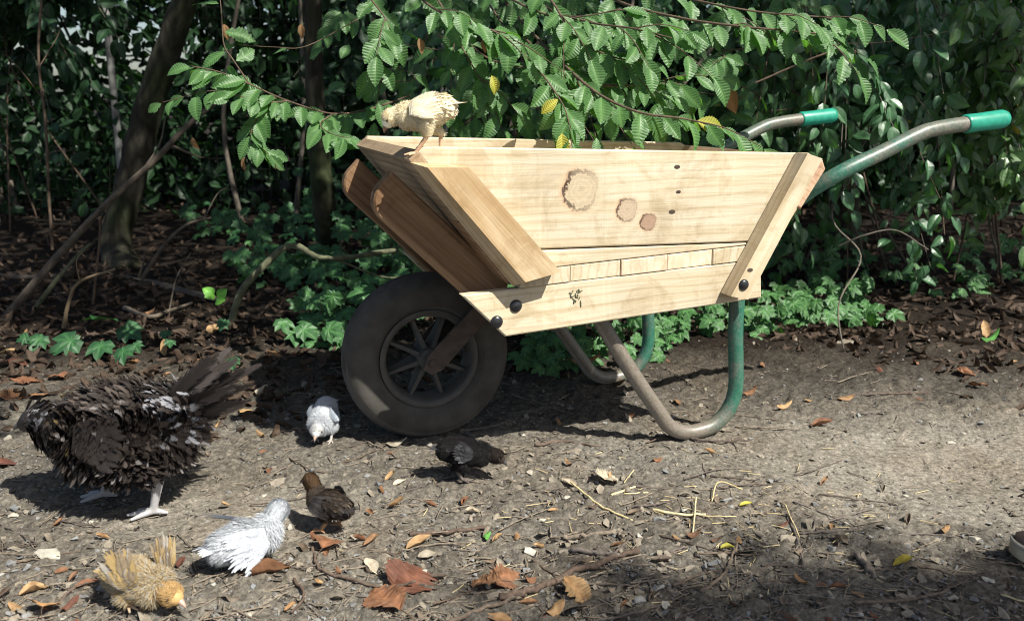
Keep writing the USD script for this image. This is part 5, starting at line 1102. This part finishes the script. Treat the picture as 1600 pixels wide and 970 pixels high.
def eye_at(t, head, d, r, parent):
    o_, dd = np.asarray(head, float), np.asarray(d, float) / np.linalg.norm(d)
    hit = t.ray.intersects_location([o_ + dd * .2], [-dd])[0]
    p = max(hit, key=lambda h: h @ dd) if len(hit) else o_ + dd * r
    v, f = arr(trimesh.creation.icosphere(2, r)); obj('eye', (v + p - dd * r * .35, f), eye_mat, parent, smooth=True)

def beak(parent, head, d, L, r, mat):
    d = np.asarray(d, float) / np.linalg.norm(d); h = np.asarray(head, float)
    up = np.array([0, 0, 1.]) - d * d[2]; up /= np.linalg.norm(up)
    obj('beak', tube([h, h + d * L * .45 + up * r * .1, h + d * L * .8 - up * r * .1, h + d * L - up * r * .45], [r, r * .8, r * .4, r * .06], 10), mat, parent, smooth=60)

def chick(name_label, loc, rz, g, head=(.058, 0, .075), hd=(1, 0, -.4), cols=None, legs=(.42, .30, .20), beakm='horn', scale=1.0, wing=dict(), tilt=0., squat=0., n_down=20000, feet=None, headcol=None, tail=True, down_len=.0125, flightcol=None, rumpup=0.):
    """A feathering chick facing +x."""
    t_ = thing('chick', name_label, 'chick', loc, rz)
    S = scale; sq = squat
    P = [(-.032, 0, .056 - sq + rumpup), (-.004, 0, .058 - sq), (.026, 0, .056 - sq), (head[0] * .62 + .008, head[1] * .5, head[2] * .55 + .028 - sq * .5), head]
    R = [.021, .0265, .0225, .0140, .0150]; bones = [(0, 1), (1, 2), (2, 3), (3, 4)]
    hd = np.asarray(hd, float) / np.linalg.norm(hd)
    P.append(tuple(np.asarray(head) + hd * .008)); R.append(.0105); bones.append((4, 5))
    feet = feet or ((.006, .019, .004, .0), (-.004, -.019, .004, .0))
    for fx, fy, fz, hd_ in feet:
        i = len(P); sgn = np.sign(fy)
        P += [(-.004, .015 * sgn, .042 - sq), (fx * .5 - .014, fy, max(.026 - sq * .6, .014) + fz), (fx, fy, .004 + fz)]; R += [.0135, .0042, .0030]; bones += [(1, i), (i, i + 1), (i + 1, i + 2)]
        a = i + 2; f = np.array(P[a])
        for q, l in ((0, 1.0), (.6, .85), (-.6, .85), (math.pi, .5)):
            d = np.array([math.cos(q + hd_), math.sin(q + hd_), 0]); m = f + d * .019 * l * .5; e = f + d * .019 * l; e[2] -= .002
            P += [tuple(m), tuple(e)]; R += [.0022, .0013]; j = len(P); bones += [(a, j - 2), (j - 2, j - 1)]
    P = [tuple(np.array(p) * S) for p in P]; R = [r * S for r in R]
    t = blob(P, R, bones, .0032 * S, 6)
    body, hc = cols, headcol or cols
    v = t.vertices; leg = np.clip((.034 * S - sq * S * .5 - v[:, 2]) / (.008 * S), 0, 1) * (np.linalg.norm((v - np.array(head) * S)[:, :3], axis=1) > .024 * S)
    base = np.where((np.linalg.norm(v - np.array(head) * S, axis=1) < .022 * S)[:, None], np.asarray(hc[0]), np.asarray(body[0]))
    obj('body', (np.array(v), np.array(t.faces)), skin_mat, t_, smooth=True, tint=base * (1 - leg[:, None]) + np.asarray(legs) * leg[:, None])
    H = np.array(head) * S; neck = np.array(P[3])
    near_head = lambda p: np.linalg.norm(p - H) < .019 * S
    def flow(p):
        if np.linalg.norm(p - H) < .020 * S: return -hd + [0, 0, -.2]
        if p[0] > P[2][0]: return (np.array(P[2]) - H) * 8 + [0, 0, -.3]
        return np.array([-1, 0, -.35])
    isleg = lambda p: p[2] < (.031 - sq * .5) * S and np.linalg.norm(p - H) > .022 * S
    def col(p, g):
        q = hc if near_head(p) else body
        i = int(g.integers(len(q))); k = q[i]; return np.asarray(k) * g.uniform(.75, .95), np.asarray(k) * g.uniform(.95, 1.2)
    far_from_face = lambda p: not isleg(p) and (p - H) @ hd < .0125 * S
    dn = plumage(t, n_down, g, lambda p: (.0072 if near_head(p) else down_len) * S, lambda p: .0009 * S, flow, lambda p: .78, lambda p: -.55, col, far_from_face, .45, 2, .1)
    obj('down', dn[:2], down_mat, t_, tint=dn[2], kind='stuff')
    # body contour feathers
    fc = flightcol or body
    cf = plumage(t, int(700), g, lambda p: .017 * S, lambda p: .0075 * S, flow, lambda p: .36, lambda p: -.35, lambda p, g: col(p, g), lambda p: not isleg(p) and p[0] < P[2][0] * .8 and p[2] > .05 * S - sq * S, .35, 3, .6)
    obj('back_feathers', cf[:2], vane_mat, t_, smooth=True, tint=cf[2], pc=strip_pc(len(cf[0]), 3), kind='stuff')
    w = dict(n=11, L=.046, w=.0095, spread=.5, back=(-1, 0, -.18), out=(0, 1, .28), curl=.3); w.update(wing)
    def wc(g, layer):
        k = np.asarray(fc[int(g.integers(len(fc)))]); return k * g.uniform(.80, .92), k * g.uniform(.96, 1.10)
    for s in (1, -1):
        ov = wing.get('left' if s > 0 else 'right', {}); ww = {**w, **ov}
        b_, o_ = np.array(ww['back']) * [1, s, 1], np.array(ww['out']) * [1, s, 1]
        wf = wing_feathers(g, np.array([.018, s * .0255, .066 - sq]) * S, b_, o_, ww['n'], ww['L'] * S, ww['w'] * S, ww['spread'] * 1.0, wc, ww['curl'])
        obj('wing', wf[:2], vane_mat, t_, tint=wf[2], pc=strip_pc(len(wf[0]), 4), smooth=True)
    if tail:
        vs, fs, cs, k = [], [], [], 0
        for i in range(7):
            q = i / 6 - .5; d = np.array([-1, q * .9, .15 + rumpup * 6]); Rm = frame(d, (0, q, 1)); vv, f, tt = feather_strip(.032 * S * g.uniform(.85, 1.1), .008 * S, -.2, 3, .5)
            c = np.asarray(fc[int(g.integers(len(fc)))]); vs.append(vv @ Rm.T + np.array([-.042, q * .014, .060 - sq + rumpup]) * S); fs.append(f + k); cs.append(c * (.7 + .4 * tt[:, None])); k += len(vv)
        obj('tail', (np.vstack(vs), np.vstack(fs)), vane_mat, t_, smooth=True, tint=np.vstack(cs), pc=strip_pc(k, 3))
    beak(t_, H + hd * .013 * S, hd + [0, 0, -.15], .0145 * S, .0052 * S, beak_mats[beakm])
    sd = np.cross(hd, [0, 0, 1.]); sd /= np.linalg.norm(sd); up = np.cross(sd, hd)
    for s in (1, -1): eye_at(t, H, sd * s + hd * .38 + up * .18, .0030 * S, t_)
    return t_

CREAM = [(.84, .76, .56), (.86, .80, .63), (.80, .70, .48)]; CREAMW = [(.76, .70, .54), (.78, .73, .59), (.74, .65, .46)]
WHITE = [(.50, .52, .54), (.58, .60, .63), (.42, .44, .47)]; WHITEW = [(.48, .505, .55), (.54, .565, .61), (.42, .445, .49)]
GOLD = [(.36, .26, .12), (.44, .36, .22), (.28, .21, .13), (.42, .40, .35)]; GOLDH = [(.42, .27, .11), (.48, .33, .16)]; GOLDW = [(.38, .27, .12), (.26, .20, .13), (.36, .33, .29), (.42, .33, .19), (.20, .16, .12)]
BROWN = [(.060, .046, .036), (.085, .062, .044), (.045, .038, .034)]; BROWNH = [(.085, .050, .026), (.11, .066, .034)]; BROWNW = [(.055, .050, .050), (.085, .080, .078), (.04, .036, .034)]
BLACK = [(.016, .015, .016), (.026, .024, .025), (.012, .011, .011)]; BLACKW = [(.030, .030, .034), (.055, .055, .060), (.018, .018, .02)]; BLACKH = [(.030, .022, .018), (.020, .016, .014)]

# cream chick on the front corner of the box
fr = np.array(BXP := [0, 0, 0])
c_, s_ = math.cos(BYAW), math.sin(BYAW)
def barrow(u, v, z): return np.array([BX + c_ * u - s_ * v, BY + s_ * u + c_ * v, z])
q0 = barrow(-.060, -.285, .680)
chick('cream yellow chick perched on the front edge of the wheelbarrow peering down', q0, math.pi - .10, np.random.default_rng(201), head=(.056, .004, .062), hd=(.6, .10, -1.0), cols=CREAM, flightcol=CREAMW, legs=(.50, .32, .20), beakm='horn', scale=1.12,
      wing=dict(n=13, L=.056, w=.0110, spread=.55, back=(-1, .05, .22), curl=.15), feet=((.012, .016, .0, .5), (-.026, -.014, .004, .2)), rumpup=.014, squat=-.010, down_len=.0095)
chick('fluffy white chick with long wing feathers seen from behind', on(388, 888), .70, np.random.default_rng(202), head=(.056, .010, .070), hd=(.55, .85, -.2), cols=WHITE, flightcol=WHITEW, legs=(.45, .40, .36), beakm='pink', scale=1.18, squat=.012,
      wing=dict(n=14, L=.066, w=.0105, spread=.8, back=(-1, .10, -.30), out=(0, 1, .45), curl=.1, left=dict(back=(-1, .45, .35), out=(-.2, .6, .8))), down_len=.015)
chick('golden brown speckled chick with its wings raised and head low', on(222, 946), -.46, np.random.default_rng(203), head=(.058, 0, .030), hd=(1, .05, -.40), cols=GOLD, headcol=GOLDH, flightcol=GOLDW, beakm='pink', scale=1.16, squat=.022,
      wing=dict(n=13, L=.058, w=.0110, spread=.8, back=(-.55, .25, 1.0), out=(.45, .9, .30), curl=.2, left=dict(back=(-.25, .35, 1.0), out=(.95, .35, .2), L=.048)), rumpup=.002, down_len=.015)
chick('dark brown chick with slate grey wing turned towards the wheel', on(516, 826), 2.55, np.random.default_rng(204), head=(.048, 0, .092), hd=(1, .1, -.2), cols=BROWN, headcol=BROWNH, flightcol=BROWNW, legs=(.30, .17, .09), beakm='dark', scale=.98, wing=dict(n=13, L=.050, w=.0100, spread=.6, out=(0, 1, .15), curl=.45), down_len=.009)
chick('black chick with ruffled wing pecking in front of the wheel', on(728, 752), -.10, np.random.default_rng(205), head=(.062, 0, .052), hd=(1, 0, -.75), cols=BLACK, headcol=BLACKH, flightcol=BLACKW, legs=(.10, .08, .07), beakm='dark', scale=1.06, wing=dict(n=12, L=.040, w=.0100, spread=1.0, back=(-1, .1, .12), curl=-.5), rumpup=.006)
chick('pale grey fluffy chick beside the wheel facing the camera', on(506, 690), -1.65, np.random.default_rng(206), head=(.052, 0, .050), hd=(1, 0, -.75), cols=WHITE, headcol=[(.50, .50, .50), (.58, .57, .56)], flightcol=[(.42, .47, .54), (.50, .55, .60)], legs=(.34, .30, .27), beakm='pink', scale=.98, down_len=.015, wing=dict(n=12, L=.048, w=.0100, spread=.6, back=(-1, .1, .25)), rumpup=.02)

# frizzle hen
def hen():
    g = np.random.default_rng(211)
    t_ = thing('hen', 'black brown frizzle hen with curled ruffled feathers walking at the left', 'hen', on(178, 792) + [0, .01, 0], math.pi + .08)
    P = [(-.090, 0, .160), (-.02, 0, .152), (.042, 0, .146), (.096, .0, .166), (.140, -.010, .184), (-.130, 0, .190), (.157, -.013, .176)]
    R = [.052, .069, .060, .034, .0255, .027, .0165]; bones = [(0, 1), (1, 2), (2, 3), (3, 4), (0, 5), (4, 6)]
    for fx, fy, kx in ((-.086, .045, -.09), (.040, -.045, .028)):
        i = len(P); P += [(kx * .6, fy, .115), (kx - .012, fy, .078), (fx, fy, .012)]; R += [.036, .0105, .0072]; bones += [(1, i), (i, i + 1), (i + 1, i + 2)]
        toes(P, R, bones, i + 2, 0.0, .048, .0052)
    t = blob(P, R, bones, .007, 8)
    v = t.vertices; leg = np.clip((.085 - v[:, 2]) / .015, 0, 1)[:, None]
    obj('body', (np.array(v), np.array(t.faces)), skin_mat, t_, smooth=True, tint=np.array([.018, .014, .012]) * (1 - leg) + np.array([.34, .33, .33]) * leg)
    H = np.array(P[4])
    def col(p, g):
        w = g.random()
        if np.linalg.norm(p - H) < .034 and p[2] > H[2] - .008: c = (.32, .32, .335) if w < .75 else (.07, .065, .065); return np.asarray(c) * .7, np.asarray(c)
        if p[0] < -.085 and p[2] > .165 and w < .40: return np.array([.10, .10, .11]), np.array([.24, .24, .26])
        k = np.array([.016, .0125, .011]); tip = (np.array([.19, .175, .17]) if w < .05 else np.array([.10, .08, .068]) if w < .20 else np.array([.17, .125, .06]) if w < .26 and p[0] > .05 else np.array([.030, .023, .020]))
        return k, tip
    def flow(p):
        if np.linalg.norm(p - H) < .03: return np.array([-1, 0, .1])
        q = (meshkit.noise(p * 22, 3) - .5) * 2.0; side = np.clip((.185 - p[2]) / .05, 0, 1)
        return np.array([-1 + .55 * side + .5 * q * side, q * .7, .15 - 1.0 * side])
    def length(p): return .014 if np.linalg.norm(p - H) < .027 else .026 if p[0] > .085 else .040 if p[0] > .05 or p[2] < .125 else .058
    ok = lambda p: p[2] > .102 and (p - H) @ np.array([1, 0, -.2]) < .012
    topness = lambda p: float(np.clip((p[2] - .185) / .03, 0, 1)) * (p[0] < .09)
    f1 = plumage(t, 5200, g, length, lambda p: .007 if np.linalg.norm(p - H) < .028 else .0145, flow, lambda p: .35 if p[0] > .09 else .34 + .7 * topness(p), lambda p: .2 if p[0] > .09 else .95 + 1.5 * topness(p), col, ok, .34, 6, .75)
    obj('ruffled_feathers', f1[:2], vane_mat, t_, smooth=True, tint=f1[2], pc=strip_pc(len(f1[0]), 6), kind='stuff')
    f2 = plumage(t, 1600, g, lambda p: .030, lambda p: .013, flow, lambda p: .35, lambda p: .3, lambda p, g: (np.array([.010, .008, .007]), np.array([.024, .019, .017])), ok, .4, 3, .6)
    obj('under_feathers', f2[:2], feather_mat, t_, smooth=True, tint=f2[2], kind='stuff')
    vs, fs, cs, k = [], [], [], 0
    for i in range(34):
        q = (i % 17) / 16 - .5; d = np.array([-1, g.uniform(-.16, .16), 0.50 + q * .50 + g.normal(0, .05)]); Rm = frame(d, (g.normal(0, .4), -1 if i % 2 else 1, .2))
        vv, f, tt = feather_strip(g.uniform(.13, .215) * (1 - .25 * abs(q)), .028, g.uniform(-.5, .3), 6, .7, .1, .4); c = np.array((.020, .016, .014) if g.random() < .75 else (.060, .050, .046))
        vs.append(vv @ Rm.T + np.array([-.105, g.uniform(-.02, .02), .192 + q * .05])); fs.append(f + k); cs.append(np.where(tt[:, None] < .35, np.array([.26, .26, .29]) if q < .0 and g.random() < .6 else c, c) * (.8 + .4 * tt[:, None])); k += len(vv)
    obj('tail', (np.vstack(vs), np.vstack(fs)), vane_mat, t_, smooth=True, tint=np.vstack(cs), pc=strip_pc(k, 6))
    for s in (1, -1):
        wf = wing_feathers(g, (.035, s * .078, .175), (-1, s * .05, -.05), (0, s, .2), 9, .125, .026, .55, lambda g, layer: ((.014, .011, .010), (.05, .04, .036)), -.7)
        obj('wing', wf[:2], vane_mat, t_, smooth=True, tint=wf[2], pc=strip_pc(len(wf[0]), 4))
    beak(t_, H + [.022, -.002, -.007], (1, -.1, -.5), .026, .0078, beak_mats['dark'])
    eye_at(t, H, (.35, 1, .2), .0042, t_); eye_at(t, H, (.35, -1, .2), .0042, t_)
hen()

# ------------------------------------------------------------------ shoe at the right edge
def shoe():
    b = on(1594, 886); t_ = thing('shoe', 'toe of a brown shoe with thick beige sole at the right edge', 'shoe', b, math.radians(168))
    n = 40; a = np.linspace(0, 2 * math.pi, n, endpoint=False); x = np.cos(a); y = np.sin(a)
    X = -.125 + .145 * np.sign(x) * np.abs(x) ** .85; wd = np.interp(X, [-.27, -.2, -.11, -.04, .02], [.030, .034, .036, .046, .040]); Y = wd * np.sign(y) * np.abs(y) ** .75
    def ring(z, sc, lift=0.): return np.stack([(X + .125) * sc - .125, Y * sc, np.full(n, z) + lift * np.clip((X + .05) / .07, 0, 1) ** 2], -1)
    def loft(rings):
        v = np.vstack(rings); m = len(rings); i, j = np.meshgrid(np.arange(m - 1), np.arange(n), indexing='ij')
        q = np.stack([i * n + j, i * n + (j + 1) % n, (i + 1) * n + (j + 1) % n, (i + 1) * n + j], -1).reshape(-1, 4); f = np.vstack([q[:, [0, 1, 2]], q[:, [0, 2, 3]]])
        c0, c1 = len(v), len(v) + 1; v = np.vstack([v, rings[0].mean(0), rings[-1].mean(0)]); k = np.arange(n)
        return v, np.vstack([f, np.c_[np.full(n, c0), (k + 1) % n, k], np.c_[np.full(n, c1), (m - 1) * n + k, (m - 1) * n + (k + 1) % n]])
    sole = simple('beige_rubber_sole', (.24, .20, .14), rough=.8, var=.2, scale=60, bump=.2); welt = simple('pale_welt', (.30, .27, .22), rough=.8, var=.2, scale=120); up_ = simple('brown_leather', (.060, .040, .034), rough=.6, var=.3, scale=50, bump=.2)
    obj('sole', loft([ring(0, .97, .014), ring(.004, 1.0, .014), ring(.024, 1.0, .013), ring(.027, .985, .012)]), sole, t_, smooth=40)
    wv = np.stack([(X + .125) * .985 - .125, Y * .985, .0285 + .012 * np.clip((X + .05) / .07, 0, 1) ** 2], -1)
    obj('welt', tube(np.vstack([wv, wv[:1]]), .0032, 6, cap=False), welt, t_, smooth=True)
    hump = lambda z, sc, back: np.stack([np.where(X > -.12, -.12 + (X + .12) * sc, -.12 + (X + .12) * back), Y * (sc * .5 + back * .5), z + .06 * np.clip((-X - .09) / .1, 0, 1) * (z > .04)], -1)
    obj('upper', loft([ring(.026, .955, .012), ring(.040, .95, .010), hump(.055, .80, .95), hump(.068, .52, .90), hump(.078, .22, .84), hump(.080, .12, .70)]), up_, t_, smooth=60)
    for k in range(4):
        o_ = np.array([-.10 - .022 * k, 0, .083 + .011 * k]); obj('lace', tube([o_ + [0, -.02, -.008], o_ + [0.004, 0, .004], o_ + [0, .02, -.008]], .0022, 6), welt, t_, smooth=True)
shoe()
